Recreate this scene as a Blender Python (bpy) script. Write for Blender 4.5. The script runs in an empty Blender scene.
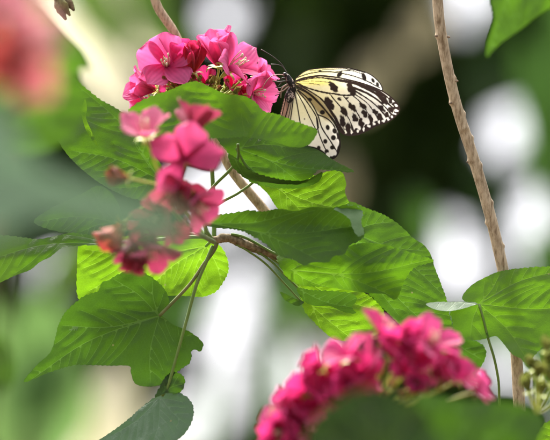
import bpy, math, random
import numpy as np
from mathutils import Vector, geometry

random.seed(7)
RNG = np.random.default_rng(11)
SC = bpy.context.scene
COL = SC.collection

# ------------------------------------------------------------------ camera, sky, sun, exposure
D = 2.0                                   # focus distance (m)
S = 0.30 / 550                            # metres per photograph pixel at the focus distance
TILT = math.radians(10)
CAM = np.array((0.0, 0.0, 1.5))
FWD = np.array((0.0, math.cos(TILT), math.sin(TILT)))
UPV = np.array((0.0, -math.sin(TILT), math.cos(TILT)))
RGT = np.array((1.0, 0.0, 0.0))

cam_data = bpy.data.cameras.new('camera')
cam = bpy.data.objects.new('camera', cam_data)
COL.objects.link(cam)
cam.location = CAM
cam.rotation_euler = (math.radians(90) + TILT, 0, 0)
cam_data.sensor_width = 36
cam_data.lens = 36 * D / 0.30
cam_data.clip_start = 0.1
cam_data.clip_end = 3000
cam_data.dof.use_dof = True
cam_data.dof.focus_distance = D
cam_data.dof.aperture_fstop = 5.6
SC.camera = cam

SUN_EL, SUN_ROT = math.radians(63), math.radians(-26)     # rotation measured from +Y towards +X
world = bpy.data.worlds.new('World')
SC.world = world
world.use_nodes = True
wn = world.node_tree.nodes
sky = wn.new('ShaderNodeTexSky')
sky.sky_type = 'NISHITA'
sky.sun_disc = False
sky.sun_elevation = SUN_EL
sky.sun_rotation = SUN_ROT
sky.dust_density = 8.0
sky.air_density = 0.45
sky.ozone_density = 0.4
sky_tone = wn.new('ShaderNodeHueSaturation')                 # sky colour made paler and its brightness raised
sky_tone.inputs['Saturation'].default_value = 0.45
sky_tone.inputs['Value'].default_value = 1.75
world.node_tree.links.new(sky.outputs['Color'], sky_tone.inputs['Color'])
world.node_tree.links.new(sky_tone.outputs['Color'], wn['Background'].inputs['Color'])
wn['Background'].inputs['Strength'].default_value = 0.15

sun_data = bpy.data.lights.new('sun', 'SUN')
sun_data.energy = 2.9
sun_data.angle = math.radians(9)
sun_data.color = (1.0, 0.95, 0.86)
sun = bpy.data.objects.new('sun', sun_data)
COL.objects.link(sun)
sdir = Vector((math.sin(SUN_ROT) * math.cos(SUN_EL), math.cos(SUN_ROT) * math.cos(SUN_EL), math.sin(SUN_EL)))
sun.rotation_euler = sdir.to_track_quat('Z', 'Y').to_euler()

SC.view_settings.view_transform = 'Standard'
SC.view_settings.look = 'None'
SC.view_settings.exposure = 1.28
SC.view_settings.gamma = 1.0
SC.view_settings.use_curve_mapping = False
SC.render.engine = 'CYCLES'
SC.cycles.use_denoising = True
SC.cycles.max_bounces = 8
SC.cycles.transmission_bounces = 4
SC.cycles.sample_clamp_indirect = 8

# ------------------------------------------------------------------ placing: picture units at a real distance
def W(p, d0=D):
    """(n,3) points u,v (photograph pixels), w (towards the camera, in the same unit) about distance d0 -> world metres."""
    p = np.asarray(p, float).reshape(-1, 3)
    d = d0 - p[:, 2] * S * d0 / D
    k = S * d / D
    return CAM + d[:, None] * FWD + ((p[:, 0] - 275) * k)[:, None] * RGT - ((p[:, 1] - 220) * k)[:, None] * UPV

ORG = {}
def origin(o):
    return ORG.get(o.name, np.zeros(3)) if o is not None else np.zeros(3)

def thing(name, label, cat, at, group=None):
    o = bpy.data.objects.new(name, None)
    o.empty_display_size = 0.01
    COL.objects.link(o)
    o.location = at
    ORG[o.name] = np.array(at, float)
    o['label'] = label; o['category'] = cat
    if group: o['group'] = group
    return o

def sub_empty(name, parent, at, label=None):
    o = bpy.data.objects.new(name, None)
    o.empty_display_size = 0.005
    COL.objects.link(o)
    o.parent = parent
    o.location = np.array(at, float) - origin(parent)
    ORG[o.name] = np.array(at, float)
    if label: o['label'] = label
    return o

def build(name, verts, faces, mat, parent=None, attrs=None, col=None, smooth=True, at=None, label=None):
    """one mesh object; verts are world coordinates"""
    verts = np.asarray(verts, float)
    if at is None:
        at = verts.mean(0)
    at = np.asarray(at, float)
    me = bpy.data.meshes.new(name)
    me.from_pydata((verts - at).tolist(), [], [tuple(int(i) for i in f) for f in faces])
    if smooth:
        me.polygons.foreach_set('use_smooth', [True] * len(me.polygons))
    for k, a in (attrs or {}).items():
        at_ = me.attributes.new(k, 'FLOAT', 'POINT')
        at_.data.foreach_set('value', np.asarray(a, np.float32))
    if col is not None:
        c = np.ones((len(verts), 4), np.float32); c[:, :3] = col
        ca = me.attributes.new('col', 'FLOAT_COLOR', 'POINT')
        ca.data.foreach_set('color', c.ravel())
    me.materials.append(mat)
    me.update()
    o = bpy.data.objects.new(name, me)
    COL.objects.link(o)
    if parent is not None:
        o.parent = parent
    o.location = at - origin(parent)
    ORG[o.name] = at
    if label: o['label'] = label
    return o

def tag(o, label, cat, group=None):
    o['label'] = label; o['category'] = cat
    if group: o['group'] = group
    return o

# ------------------------------------------------------------------ materials
def new_mat(name):
    m = bpy.data.materials.new(name)
    m.use_nodes = True
    nt = m.node_tree
    nt.nodes.clear()
    return m, nt, nt.nodes, nt.links

def mixrgb(N, L, fac, a, b, mode='MIX'):
    n = N.new('ShaderNodeMix'); n.data_type = 'RGBA'; n.blend_type = mode
    for sock, v in ((n.inputs[0], fac), (n.inputs[6], a), (n.inputs[7], b)):
        if hasattr(v, 'is_linked') or hasattr(v, 'links'):
            L.new(v, sock)
        elif isinstance(v, (int, float)):
            sock.default_value = v
        else:
            sock.default_value = (*v[:3], 1)
    return n.outputs[2]

def leaf_mat(name, refl, trans, vein, tfac=0.5, rough=0.48, spec=0.35, mottled=0.2):
    m, nt, N, L = new_mat(name)
    out = N.new('ShaderNodeOutputMaterial')
    at = N.new('ShaderNodeAttribute'); at.attribute_name = 'vein'
    mr = N.new('ShaderNodeMapRange'); mr.inputs['From Min'].default_value = 0.25; mr.inputs['From Max'].default_value = 1.35
    mr.inputs['To Min'].default_value = 1; mr.inputs['To Max'].default_value = 0; mr.interpolation_type = 'SMOOTHSTEP'
    L.new(at.outputs['Fac'], mr.inputs['Value'])
    tc = N.new('ShaderNodeTexCoord')
    no = N.new('ShaderNodeTexNoise'); no.inputs['Scale'].default_value = 70; no.inputs['Detail'].default_value = 5
    L.new(tc.outputs['Object'], no.inputs['Vector'])
    vo = N.new('ShaderNodeTexVoronoi'); vo.feature = 'DISTANCE_TO_EDGE'; vo.inputs['Scale'].default_value = 620
    L.new(tc.outputs['Object'], vo.inputs['Vector'])
    vr = N.new('ShaderNodeMapRange'); vr.inputs['From Max'].default_value = 0.10; vr.inputs['To Min'].default_value = 1; vr.inputs['To Max'].default_value = 0
    L.new(vo.outputs['Distance'], vr.inputs['Value'])
    ra = N.new('ShaderNodeMapRange'); ra.inputs['From Min'].default_value = 0.3; ra.inputs['From Max'].default_value = 0.7
    L.new(no.outputs['Fac'], ra.inputs['Value'])
    sp = N.new('ShaderNodeTexVoronoi'); sp.inputs['Scale'].default_value = 55
    L.new(tc.outputs['Object'], sp.inputs['Vector'])
    sr = N.new('ShaderNodeMapRange'); sr.inputs['From Min'].default_value = 0.015; sr.inputs['From Max'].default_value = 0.04
    sr.inputs['To Min'].default_value = 0.8; sr.inputs['To Max'].default_value = 0
    L.new(sp.outputs['Distance'], sr.inputs['Value'])
    def colour(c):
        dark = tuple(x * (1 - mottled) for x in c)
        b = mixrgb(N, L, ra.outputs[0], dark, c)
        f1 = N.new('ShaderNodeMath'); f1.operation = 'MULTIPLY'; f1.inputs[1].default_value = 0.10
        L.new(vr.outputs[0], f1.inputs[0])
        b = mixrgb(N, L, f1.outputs[0], b, vein)
        f2 = N.new('ShaderNodeMath'); f2.operation = 'MULTIPLY'; f2.inputs[1].default_value = 0.5
        L.new(mr.outputs[0], f2.inputs[0])
        b = mixrgb(N, L, f2.outputs[0], b, vein)
        return mixrgb(N, L, sr.outputs[0], b, (0.22, 0.20, 0.09))
    bp = N.new('ShaderNodeBump'); bp.inputs['Strength'].default_value = 0.35; bp.inputs['Distance'].default_value = 0.0005
    ad = N.new('ShaderNodeMath'); ad.operation = 'MULTIPLY_ADD'; ad.inputs[1].default_value = 0.25
    L.new(vr.outputs[0], ad.inputs[0]); L.new(mr.outputs[0], ad.inputs[2])
    L.new(ad.outputs[0], bp.inputs['Height'])
    pr = N.new('ShaderNodeBsdfPrincipled')
    pr.inputs['Roughness'].default_value = rough
    pr.inputs['Specular IOR Level'].default_value = spec
    L.new(colour(refl), pr.inputs['Base Color']); L.new(bp.outputs[0], pr.inputs['Normal'])
    tr = N.new('ShaderNodeBsdfTranslucent')
    L.new(colour(trans), tr.inputs['Color']); L.new(bp.outputs[0], tr.inputs['Normal'])
    mx = N.new('ShaderNodeMixShader'); mx.inputs[0].default_value = tfac
    L.new(pr.outputs[0], mx.inputs[1]); L.new(tr.outputs[0], mx.inputs[2])
    L.new(mx.outputs[0], out.inputs['Surface'])
    return m

def petal_mat(name, tfac=0.5, rough=0.6, stripes=260.0):
    m, nt, N, L = new_mat(name)
    out = N.new('ShaderNodeOutputMaterial')
    at = N.new('ShaderNodeAttribute'); at.attribute_name = 'col'
    st = N.new('ShaderNodeAttribute'); st.attribute_name = 'across'
    wv = N.new('ShaderNodeMath'); wv.operation = 'MULTIPLY'; wv.inputs[1].default_value = 26.0
    L.new(st.outputs['Fac'], wv.inputs[0])
    sn = N.new('ShaderNodeMath'); sn.operation = 'SINE'; L.new(wv.outputs[0], sn.inputs[0])
    tc = N.new('ShaderNodeTexCoord')
    no = N.new('ShaderNodeTexNoise'); no.inputs['Scale'].default_value = 160; no.inputs['Detail'].default_value = 4
    L.new(tc.outputs['Object'], no.inputs['Vector'])
    hs = N.new('ShaderNodeMath'); hs.operation = 'MULTIPLY_ADD'; hs.inputs[1].default_value = 0.25
    L.new(sn.outputs[0], hs.inputs[0]); L.new(no.outputs['Fac'], hs.inputs[2])
    bp = N.new('ShaderNodeBump'); bp.inputs['Strength'].default_value = 0.45; bp.inputs['Distance'].default_value = 0.0008
    L.new(hs.outputs[0], bp.inputs['Height'])
    mr = N.new('ShaderNodeMapRange'); mr.inputs['From Min'].default_value = 0.25; mr.inputs['From Max'].default_value = 0.75
    mr.inputs['To Min'].default_value = 0.70; mr.inputs['To Max'].default_value = 1.0
    L.new(no.outputs['Fac'], mr.inputs['Value'])
    m2 = N.new('ShaderNodeMath'); m2.operation = 'MULTIPLY_ADD'; m2.inputs[1].default_value = 0.04
    L.new(sn.outputs[0], m2.inputs[0]); L.new(mr.outputs[0], m2.inputs[2])
    c = mixrgb(N, L, 1.0, at.outputs['Color'], m2.outputs[0], 'MULTIPLY')
    pr = N.new('ShaderNodeBsdfPrincipled'); pr.inputs['Roughness'].default_value = rough
    pr.inputs['Specular IOR Level'].default_value = 0.18
    pr.inputs['Sheen Weight'].default_value = 0.15
    L.new(c, pr.inputs['Base Color']); L.new(bp.outputs[0], pr.inputs['Normal'])
    tr = N.new('ShaderNodeBsdfTranslucent'); L.new(c, tr.inputs['Color'])
    mx = N.new('ShaderNodeMixShader'); mx.inputs[0].default_value = tfac
    L.new(pr.outputs[0], mx.inputs[1]); L.new(tr.outputs[0], mx.inputs[2])
    L.new(mx.outputs[0], out.inputs['Surface'])
    return m

def noise_mat(name, a, b, scale=80.0, rough=0.6, bump=0.4, bdist=0.0008, spec=0.3, stretch=(1, 1, 1), lo=0.35, hi=0.65):
    m, nt, N, L = new_mat(name)
    out = N.new('ShaderNodeOutputMaterial')
    tc = N.new('ShaderNodeTexCoord')
    mp = N.new('ShaderNodeMapping'); mp.inputs['Scale'].default_value = stretch
    L.new(tc.outputs['Object'], mp.inputs['Vector'])
    no = N.new('ShaderNodeTexNoise'); no.inputs['Scale'].default_value = scale; no.inputs['Detail'].default_value = 7
    no.inputs['Roughness'].default_value = 0.65
    L.new(mp.outputs[0], no.inputs['Vector'])
    ra = N.new('ShaderNodeMapRange'); ra.inputs['From Min'].default_value = lo; ra.inputs['From Max'].default_value = hi
    L.new(no.outputs['Fac'], ra.inputs['Value'])
    c = mixrgb(N, L, ra.outputs[0], a, b)
    bp = N.new('ShaderNodeBump'); bp.inputs['Strength'].default_value = bump; bp.inputs['Distance'].default_value = bdist
    L.new(no.outputs['Fac'], bp.inputs['Height'])
    pr = N.new('ShaderNodeBsdfPrincipled'); pr.inputs['Roughness'].default_value = rough
    pr.inputs['Specular IOR Level'].default_value = spec
    L.new(c, pr.inputs['Base Color']); L.new(bp.outputs[0], pr.inputs['Normal'])
    L.new(pr.outputs[0], out.inputs['Surface'])
    return m

def thin_mat(name, refl, trans, tfac=0.4, rough=0.55, spec=0.25, scale=14.0, var=0.4):
    """leaf material for things far off: two tones by noise, lets light through"""
    m, nt, N, L = new_mat(name)
    out = N.new('ShaderNodeOutputMaterial')
    tc = N.new('ShaderNodeTexCoord')
    no = N.new('ShaderNodeTexNoise'); no.inputs['Scale'].default_value = scale; no.inputs['Detail'].default_value = 4
    L.new(tc.outputs['Object'], no.inputs['Vector'])
    def colour(c):
        return mixrgb(N, L, no.outputs['Fac'], tuple(x * (1 - var) for x in c), tuple(x * (1 + var) for x in c))
    pr = N.new('ShaderNodeBsdfPrincipled'); pr.inputs['Roughness'].default_value = rough
    pr.inputs['Specular IOR Level'].default_value = spec
    L.new(colour(refl), pr.inputs['Base Color'])
    tr = N.new('ShaderNodeBsdfTranslucent'); L.new(colour(trans), tr.inputs['Color'])
    mx = N.new('ShaderNodeMixShader'); mx.inputs[0].default_value = tfac
    L.new(pr.outputs[0], mx.inputs[1]); L.new(tr.outputs[0], mx.inputs[2])
    L.new(mx.outputs[0], out.inputs['Surface'])
    return m

def wing_mat():
    m, nt, N, L = new_mat('wing_scales')
    out = N.new('ShaderNodeOutputMaterial')
    at = N.new('ShaderNodeAttribute'); at.attribute_name = 'col'
    tc = N.new('ShaderNodeTexCoord')
    no = N.new('ShaderNodeTexNoise'); no.inputs['Scale'].default_value = 900; no.inputs['Detail'].default_value = 2
    L.new(tc.outputs['Object'], no.inputs['Vector'])
    mr = N.new('ShaderNodeMapRange'); mr.inputs['To Min'].default_value = 0.85; mr.inputs['To Max'].default_value = 1.0
    L.new(no.outputs['Fac'], mr.inputs['Value'])
    c = mixrgb(N, L, 1.0, at.outputs['Color'], mr.outputs[0], 'MULTIPLY')
    bp = N.new('ShaderNodeBump'); bp.inputs['Strength'].default_value = 0.12; bp.inputs['Distance'].default_value = 0.0004
    L.new(no.outputs['Fac'], bp.inputs['Height'])
    pr = N.new('ShaderNodeBsdfPrincipled'); pr.inputs['Roughness'].default_value = 0.5
    pr.inputs['Specular IOR Level'].default_value = 0.3
    L.new(c, pr.inputs['Base Color']); L.new(bp.outputs[0], pr.inputs['Normal'])
    tr = N.new('ShaderNodeBsdfTranslucent'); L.new(c, tr.inputs['Color'])
    mx = N.new('ShaderNodeMixShader'); mx.inputs[0].default_value = 0.4
    L.new(pr.outputs[0], mx.inputs[1]); L.new(tr.outputs[0], mx.inputs[2])
    L.new(mx.outputs[0], out.inputs['Surface'])
    return m

M_LEAF = leaf_mat('leaf_green', (0.042, 0.096, 0.011), (0.066, 0.160, 0.006), (0.095, 0.20, 0.03), 0.5)
M_LEAF_BRIGHT = leaf_mat('leaf_young', (0.066, 0.14, 0.011), (0.135, 0.29, 0.006), (0.23, 0.42, 0.04), 0.6)
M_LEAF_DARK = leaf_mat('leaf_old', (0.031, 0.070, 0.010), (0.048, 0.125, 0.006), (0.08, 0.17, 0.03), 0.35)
M_LEAF_GREY = leaf_mat('leaf_grey_green', (0.105, 0.175, 0.105), (0.15, 0.26, 0.14), (0.15, 0.21, 0.14), 0.4, 0.5, 0.4)
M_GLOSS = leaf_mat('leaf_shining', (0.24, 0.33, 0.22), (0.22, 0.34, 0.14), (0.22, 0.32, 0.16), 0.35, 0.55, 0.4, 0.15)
M_LEAF_MID = leaf_mat('leaf_full_grown', (0.062, 0.138, 0.011), (0.105, 0.25, 0.006), (0.14, 0.27, 0.03), 0.5)
M_LEAF_BLUE = leaf_mat('leaf_blue_green', (0.080, 0.145, 0.080), (0.075, 0.165, 0.05), (0.12, 0.20, 0.11), 0.3, 0.55, 0.4)
M_LEAF_SHADED = leaf_mat('leaf_shaded', (0.024, 0.050, 0.010), (0.03, 0.08, 0.006), (0.10, 0.16, 0.04), 0.2, 0.5, 0.3, 0.65)  # darker green: the shade on the bottom leaf is put into its colour
M_LEAF_LOBED = leaf_mat('leaf_lobed', (0.034, 0.082, 0.011), (0.054, 0.140, 0.006), (0.10, 0.20, 0.035), 0.45)
M_SHEEN = leaf_mat('leaf_painted_sheen', (0.14, 0.25, 0.10), (0.15, 0.30, 0.07), (0.22, 0.34, 0.14), 0.35, 0.5, 0.4, 0.15)  # pale colour standing in for the sky sheen on the dark leaf
M_STALK = noise_mat('green_stalk', (0.10, 0.19, 0.03), (0.16, 0.24, 0.05), 120, 0.5, 0.2)
M_STALK_DARK = noise_mat('dark_stalk', (0.10, 0.14, 0.03), (0.18, 0.19, 0.06), 120, 0.55, 0.2)
M_PEDICEL = noise_mat('yellow_green_stalk', (0.38, 0.46, 0.06), (0.50, 0.55, 0.13), 200, 0.5, 0.15)
M_BARK = noise_mat('pale_brown_bark', (0.21, 0.145, 0.075), (0.56, 0.45, 0.29), 620, 0.8, 0.9, 0.0010, 0.2, (1, 1, 0.22), 0.32, 0.58)
M_SCAR = noise_mat('leaf_scar', (0.10, 0.07, 0.045), (0.36, 0.27, 0.18), 500, 0.85, 0.6)
M_BARK_DARK = noise_mat('dark_brown_bark', (0.10, 0.075, 0.035), (0.34, 0.27, 0.16), 300, 0.8, 0.7, 0.001, 0.2)
M_PETAL = petal_mat('petal')
M_PETAL_OLD = petal_mat('petal_old', 0.25, 0.6)
M_STAMEN = noise_mat('cream_stamen', (0.62, 0.50, 0.30), (0.75, 0.62, 0.45), 300, 0.5, 0.1)
M_WING = wing_mat()
M_BODY = noise_mat('black_white_scales', (0.012, 0.010, 0.009), (0.62, 0.48, 0.40), 330, 0.6, 0.5, 0.0005, 0.3, (1, 1, 1), 0.52, 0.60)
M_ABDOMEN = noise_mat('abdomen_scales', (0.20, 0.12, 0.08), (0.42, 0.30, 0.22), 300, 0.6, 0.3)
M_LEG = noise_mat('dark_leg', (0.02, 0.016, 0.014), (0.10, 0.075, 0.06), 500, 0.5, 0.2)
M_LEG_PALE = noise_mat('pale_leg', (0.30, 0.17, 0.12), (0.45, 0.30, 0.24), 500, 0.5, 0.2)
M_EYE = noise_mat('eye', (0.01, 0.01, 0.01), (0.03, 0.02, 0.02), 200, 0.15, 0.0, spec=0.6)
M_SOIL = noise_mat('soil', (0.03, 0.02, 0.012), (0.09, 0.065, 0.04), 3, 0.9, 0.6, 0.02)
M_TRUNK = noise_mat('trunk_bark', (0.03, 0.022, 0.015), (0.10, 0.075, 0.05), 14, 0.85, 0.8, 0.01)
M_BG_DARK = thin_mat('crown_dark', (0.060, 0.11, 0.022), (0.11, 0.22, 0.02), 0.25)
M_BG_MID = thin_mat('crown_mid', (0.04, 0.085, 0.02), (0.06, 0.15, 0.02), 0.4)
M_BG_PALE = thin_mat('crown_pale', (0.08, 0.15, 0.05), (0.14, 0.26, 0.07), 0.45)
M_BG_DRY = thin_mat('dry_leaf', (0.56, 0.53, 0.38), (0.70, 0.67, 0.48), 0.5, scale=6, var=0.2)
M_BG_BROWN = thin_mat('brown_dry_leaf', (0.19, 0.17, 0.10), (0.21, 0.19, 0.11), 0.4, scale=6, var=0.25)

# ------------------------------------------------------------------ small geometry helpers
def catmull(pts, closed=False, step=1.5):
    p = np.asarray(pts, float)
    n = len(p)
    out = []
    segs = n if closed else n - 1
    for i in range(segs):
        if closed:
            a, b, c, d = p[(i - 1) % n], p[i], p[(i + 1) % n], p[(i + 2) % n]
        else:
            b, c = p[i], p[i + 1]
            a = p[i - 1] if i > 0 else 2 * b - c
            d = p[i + 2] if i + 2 < n else 2 * c - b
        k = max(1, int(np.linalg.norm((c - b)) / step))
        t = (np.arange(k) / k)[:, None]
        out.append(0.5 * ((2 * b) + (-a + c) * t + (2 * a - 5 * b + 4 * c - d) * t ** 2 + (-a + 3 * b - 3 * c + d) * t ** 3))
    if not closed:
        out.append(p[-1][None])
    return np.concatenate(out)

def inside(poly, pts):
    poly = np.asarray(poly, float); pts = np.asarray(pts, float)
    r = np.zeros(len(pts), bool)
    x, y = pts[:, 0], pts[:, 1]
    a = poly; b = np.roll(poly, -1, 0)
    for (x0, y0), (x1, y1) in zip(a, b):
        if y0 == y1:
            continue
        c = ((y0 > y) != (y1 > y)) & (x < (x1 - x0) * (y - y0) / (y1 - y0) + x0)
        r ^= c
    return r

def seg_dist(pts, line):
    """distance of pts to a polyline and the fraction along it"""
    pts = np.asarray(pts, float); line = np.asarray(line, float)
    best = np.full(len(pts), 1e9); fr = np.zeros(len(pts))
    n = len(line) - 1
    for i in range(n):
        a, b = line[i], line[i + 1]
        ab = b - a
        t = np.clip(((pts - a) @ ab) / max(ab @ ab, 1e-9), 0, 1)
        d = np.linalg.norm(pts - (a + t[:, None] * ab), axis=1)
        m = d < best
        best[m] = d[m]; fr[m] = (i + t[m]) / n
    return best, fr

def smoothstep(e0, e1, x):
    t = np.clip((x - e0) / (e1 - e0), 0, 1)
    return t * t * (3 - 2 * t)

def fnoise(pts, seed, scale):
    """smooth value made of a few sine waves"""
    r = np.random.default_rng(seed)
    v = np.zeros(len(pts))
    for k in range(5):
        a = r.uniform(0, 2 * math.pi); f = r.uniform(0.6, 1.8) / scale
        v += np.sin(2 * math.pi * f * (pts[:, 0] * math.cos(a) + pts[:, 1] * math.sin(a)) + r.uniform(0, 6.28))
    return v / 2.5

def fill(outline, lines, spacing, jitter=0.25, seed=0):
    """triangulate a closed outline with inner points and inner lines as edges"""
    r = np.random.default_rng(seed)
    o = np.asarray(outline, float)
    mn, mx = o.min(0), o.max(0)
    xs = np.arange(mn[0], mx[0], spacing); ys = np.arange(mn[1], mx[1], spacing * 0.87)
    g = np.array([(x + (0.5 * spacing if j % 2 else 0), y) for j, y in enumerate(ys) for x in xs])
    g += r.uniform(-jitter, jitter, g.shape) * spacing
    g = g[inside(o, g)]
    d, _ = seg_dist(g, np.vstack([o, o[:1]]))
    keep = d > spacing * 0.5
    for ln in lines:
        d2, _ = seg_dist(g, ln)
        keep &= d2 > spacing * 0.4
    g = g[keep]
    verts = [o]; edges = [(i, (i + 1) % len(o)) for i in range(len(o))]
    n = len(o)
    for ln in lines:
        verts.append(ln); edges += [(n + i, n + i + 1) for i in range(len(ln) - 1)]; n += len(ln)
    verts.append(g)
    allv = np.concatenate(verts)
    v, e, f, *_ = geometry.delaunay_2d_cdt([Vector((float(a), float(b))) for a, b in allv], edges, [list(range(len(o)))], 1, 1e-5)
    return np.array([(p.x, p.y) for p in v]), [list(q) for q in f]

def tube_px(pts, radii, d0=D, sides=8, step=3.0, cap=True, lump=0.0, seed=0, nodes=()):
    """tube along u,v,w points; returns world verts and faces. nodes: (fraction, side angle, size) leaf scars"""
    p = np.asarray(pts, float)
    rr = np.interp(np.linspace(0, 1, 200), np.linspace(0, 1, len(radii)), radii)
    c = catmull(p, False, step)
    n = len(c)
    t = np.gradient(c, axis=0); t /= np.linalg.norm(t, axis=1)[:, None]
    ref = np.array((0.0, 0.0, 1.0)) if abs(t[0][2]) < 0.8 else np.array((1.0, 0, 0))
    a = np.cross(t, ref); a /= np.linalg.norm(a, axis=1)[:, None]
    b = np.cross(t, a)
    V = []; F = []
    r0 = np.random.default_rng(seed)
    ph = r0.uniform(0, 6.28, 6)
    for i in range(n):
        fr = i / (n - 1)
        r = np.interp(fr, np.linspace(0, 1, 200), rr)
        for k in range(sides):
            th = 2 * math.pi * k / sides
            q = r
            if lump:
                q *= 1 + lump * (0.5 * math.sin(fr * 37 + ph[0] + 2 * th) + 0.5 * math.sin(fr * 83 + ph[1] + th) + 0.4 * math.sin(fr * 171 + ph[2] + 3 * th))
            for (nf, na, ns, nl) in nodes:
                g = math.exp(-((fr - nf) / nl) ** 2)
                q += r * ns * g * (0.05 + 0.8 * max(0.0, math.cos(th - na)) ** 3)
            V.append(c[i] + q * (math.cos(th) * a[i] + math.sin(th) * b[i]))
    for i in range(n - 1):
        for k in range(sides):
            k2 = (k + 1) % sides
            F.append((i * sides + k, i * sides + k2, (i + 1) * sides + k2, (i + 1) * sides + k))
    if cap:
        F.append(tuple(range(sides))[::-1]); F.append(tuple((n - 1) * sides + k for k in range(sides)))
    return W(np.array(V), d0), F

def merge(*parts):
    V = []; F = []; n = 0
    for v, f in parts:
        V.append(v); F += [tuple(i + n for i in q) for q in f]; n += len(v)
    return np.concatenate(V), F

def ball_px(c, r, d0=D, n=8, sq=(1, 1, 1)):
    V = []; F = []
    for i in range(n + 1):
        ph = math.pi * i / n
        for k in range(n * 2):
            th = math.pi * k / n
            V.append((c[0] + r * sq[0] * math.sin(ph) * math.cos(th), c[1] + r * sq[1] * math.cos(ph), c[2] + r * sq[2] * math.sin(ph) * math.sin(th)))
    m = n * 2
    for i in range(n):
        for k in range(m):
            F.append((i * m + k, (i + 1) * m + k, (i + 1) * m + (k + 1) % m, i * m + (k + 1) % m))
    return W(np.array(V), d0), F

# ------------------------------------------------------------------ leaves
def make_leaf(parent, outline, base, tips, w=0.0, g=(0.0, 0.3), curv=(0.0, 0.0, 0.0), wav=2.0, d0=D, mat=None, serr=1.25,
              spacing=2.0, seed=1, label=None, name='leaf', petiole=None, pet_r=(1.6, 1.3), shape=None, holes=(), side=9.0, vw=0.75,
              bend=0.12, quilt=1.15, fold=0.0, pet_mat=None, cup=0.0):
    r = np.random.default_rng(seed)
    o = catmull(outline, True, 1.3)
    cen = o.mean(0)
    # toothed margin
    if serr:
        t = np.roll(o, -1, 0) - np.roll(o, 1, 0)
        t /= np.maximum(np.linalg.norm(t, axis=1), 1e-6)[:, None]
        nrm = np.stack([t[:, 1], -t[:, 0]], 1)
        area = 0.5 * np.sum(o[:, 0] * np.roll(o[:, 1], -1) - np.roll(o[:, 0], -1) * o[:, 1])
        nrm *= 1 if area > 0 else -1
        s = np.cumsum(np.linalg.norm(np.roll(o, -1, 0) - o, axis=1))
        ph = s / 5.2 + 0.9 * np.sin(s / 19 + seed) + 0.5 * np.sin(s / 8.3 + 2 * seed)
        saw = (ph % 1.0)
        o = o + nrm * ((saw - 0.4) * serr * (0.7 + 0.4 * np.sin(s / 23)))[:, None]
    base = np.asarray(base, float)
    mains = []; lines = []
    for k, tp in enumerate(tips):
        tp = np.asarray(tp, float)
        dv = tp - base
        nm = np.array((-dv[1], dv[0]))
        sg = -1 if k % 2 else 1
        mid = base + dv * 0.5 + nm * bend * sg * 0.5
        ln = catmull([base, mid, base + dv * 0.97], False, 3.0)
        mains.append((ln, vw)); lines.append(ln)
    for ln, wd in list(mains):
        L_ = np.sum(np.linalg.norm(np.diff(ln, axis=0), axis=1))
        ns = int(L_ / side)
        for q in range(1, ns + 1):
            f = (q - 0.3) / (ns + 0.6)
            i = min(int(f * (len(ln) - 1)), len(ln) - 2)
            a = ln[i]; tg = ln[i + 1] - ln[i]; tg /= np.linalg.norm(tg)
            for sg in (-1, 1):
                ang = math.radians(48 + r.uniform(-6, 6)) * sg
                dr = np.array((tg[0] * math.cos(ang) - tg[1] * math.sin(ang), tg[0] * math.sin(ang) + tg[1] * math.cos(ang)))
                ln2 = [a]
                cur = a.copy(); dd = dr.copy()
                lim = L_ * 0.42 * (1 - 0.55 * f) + 4
                st = 3.0; tot = 0
                while tot < lim:
                    cur = cur + dd * st; tot += st
                    dd = dd + tg * 0.05; dd /= np.linalg.norm(dd)
                    ok = inside(o, cur[None])[0]
                    if ok:
                        for ml, _ in mains:
                            if ml is ln: continue
                            if seg_dist(cur[None], ml)[0][0] < 3.5: ok = False
                    if not ok: break
                    ln2.append(cur.copy())
                if len(ln2) > 2:
                    ln2 = np.array(ln2)
                    lines.append(ln2); mains_ = (ln2, vw * 0.5); mains.append(mains_)
    # keep lines inside
    cl = []
    for ln, wd in mains:
        m = inside(o, ln)
        m[0] = True
        k = len(ln) if m.all() else int(np.argmin(m))
        if k >= 2: cl.append((ln[:k], wd))
    v2, f = fill(o, [l for l, _ in cl], spacing, seed=seed)
    if len(holes):
        fc = np.array([v2[list(q)].mean(0) for q in f])
        keep = np.ones(len(f), bool)
        for (hx, hy, hr) in holes:
            keep &= np.hypot(fc[:, 0] - hx, (fc[:, 1] - hy) * 1.3) > hr
        f = [q for q, k in zip(f, keep) if k]
    vein = np.full(len(v2), 6.0); vd = np.full(len(v2), 50.0)
    for ln, wd in cl:
        d, fr = seg_dist(v2, ln)
        vein = np.minimum(vein, d / (wd * (1.0 - 0.55 * fr)))
        vd = np.minimum(vd, d)
    x = v2[:, 0] - cen[0]; y = v2[:, 1] - cen[1]
    ww = w + g[0] * x + g[1] * y + curv[0] * x * x + curv[1] * y * y + curv[2] * x * y
    ext = max(np.ptp(o[:, 0]), np.ptp(o[:, 1]))
    ww = ww + wav * fnoise(v2, seed + 50, ext * 0.55)
    ww = ww + 0.18 * wav * fnoise(v2, seed + 90, ext * 0.2)
    ww = ww + quilt * smoothstep(0, 5, vd)
    ww = ww + 0.09 * min(quilt, 1.2) * fnoise(v2, seed + 130, 9.0)
    if fold:                                                     # the two halves slope away from the first main vein
        a = base; b = np.asarray(tips[0], float); t_ = (b - a) / np.linalg.norm(b - a)
        nd = (v2[:, 0] - a[0]) * -t_[1] + (v2[:, 1] - a[1]) * t_[0]
        ww = ww - fold * (np.sqrt(nd * nd + 4) - 2)
    if cup:
        bd, _ = seg_dist(v2, np.vstack([o, o[:1]]))
        ww = ww - cup * np.exp(-bd / 8.0)
    if shape is not None:
        ww = ww + shape(v2[:, 0], v2[:, 1])
    P3 = np.column_stack([v2, ww])
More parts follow.
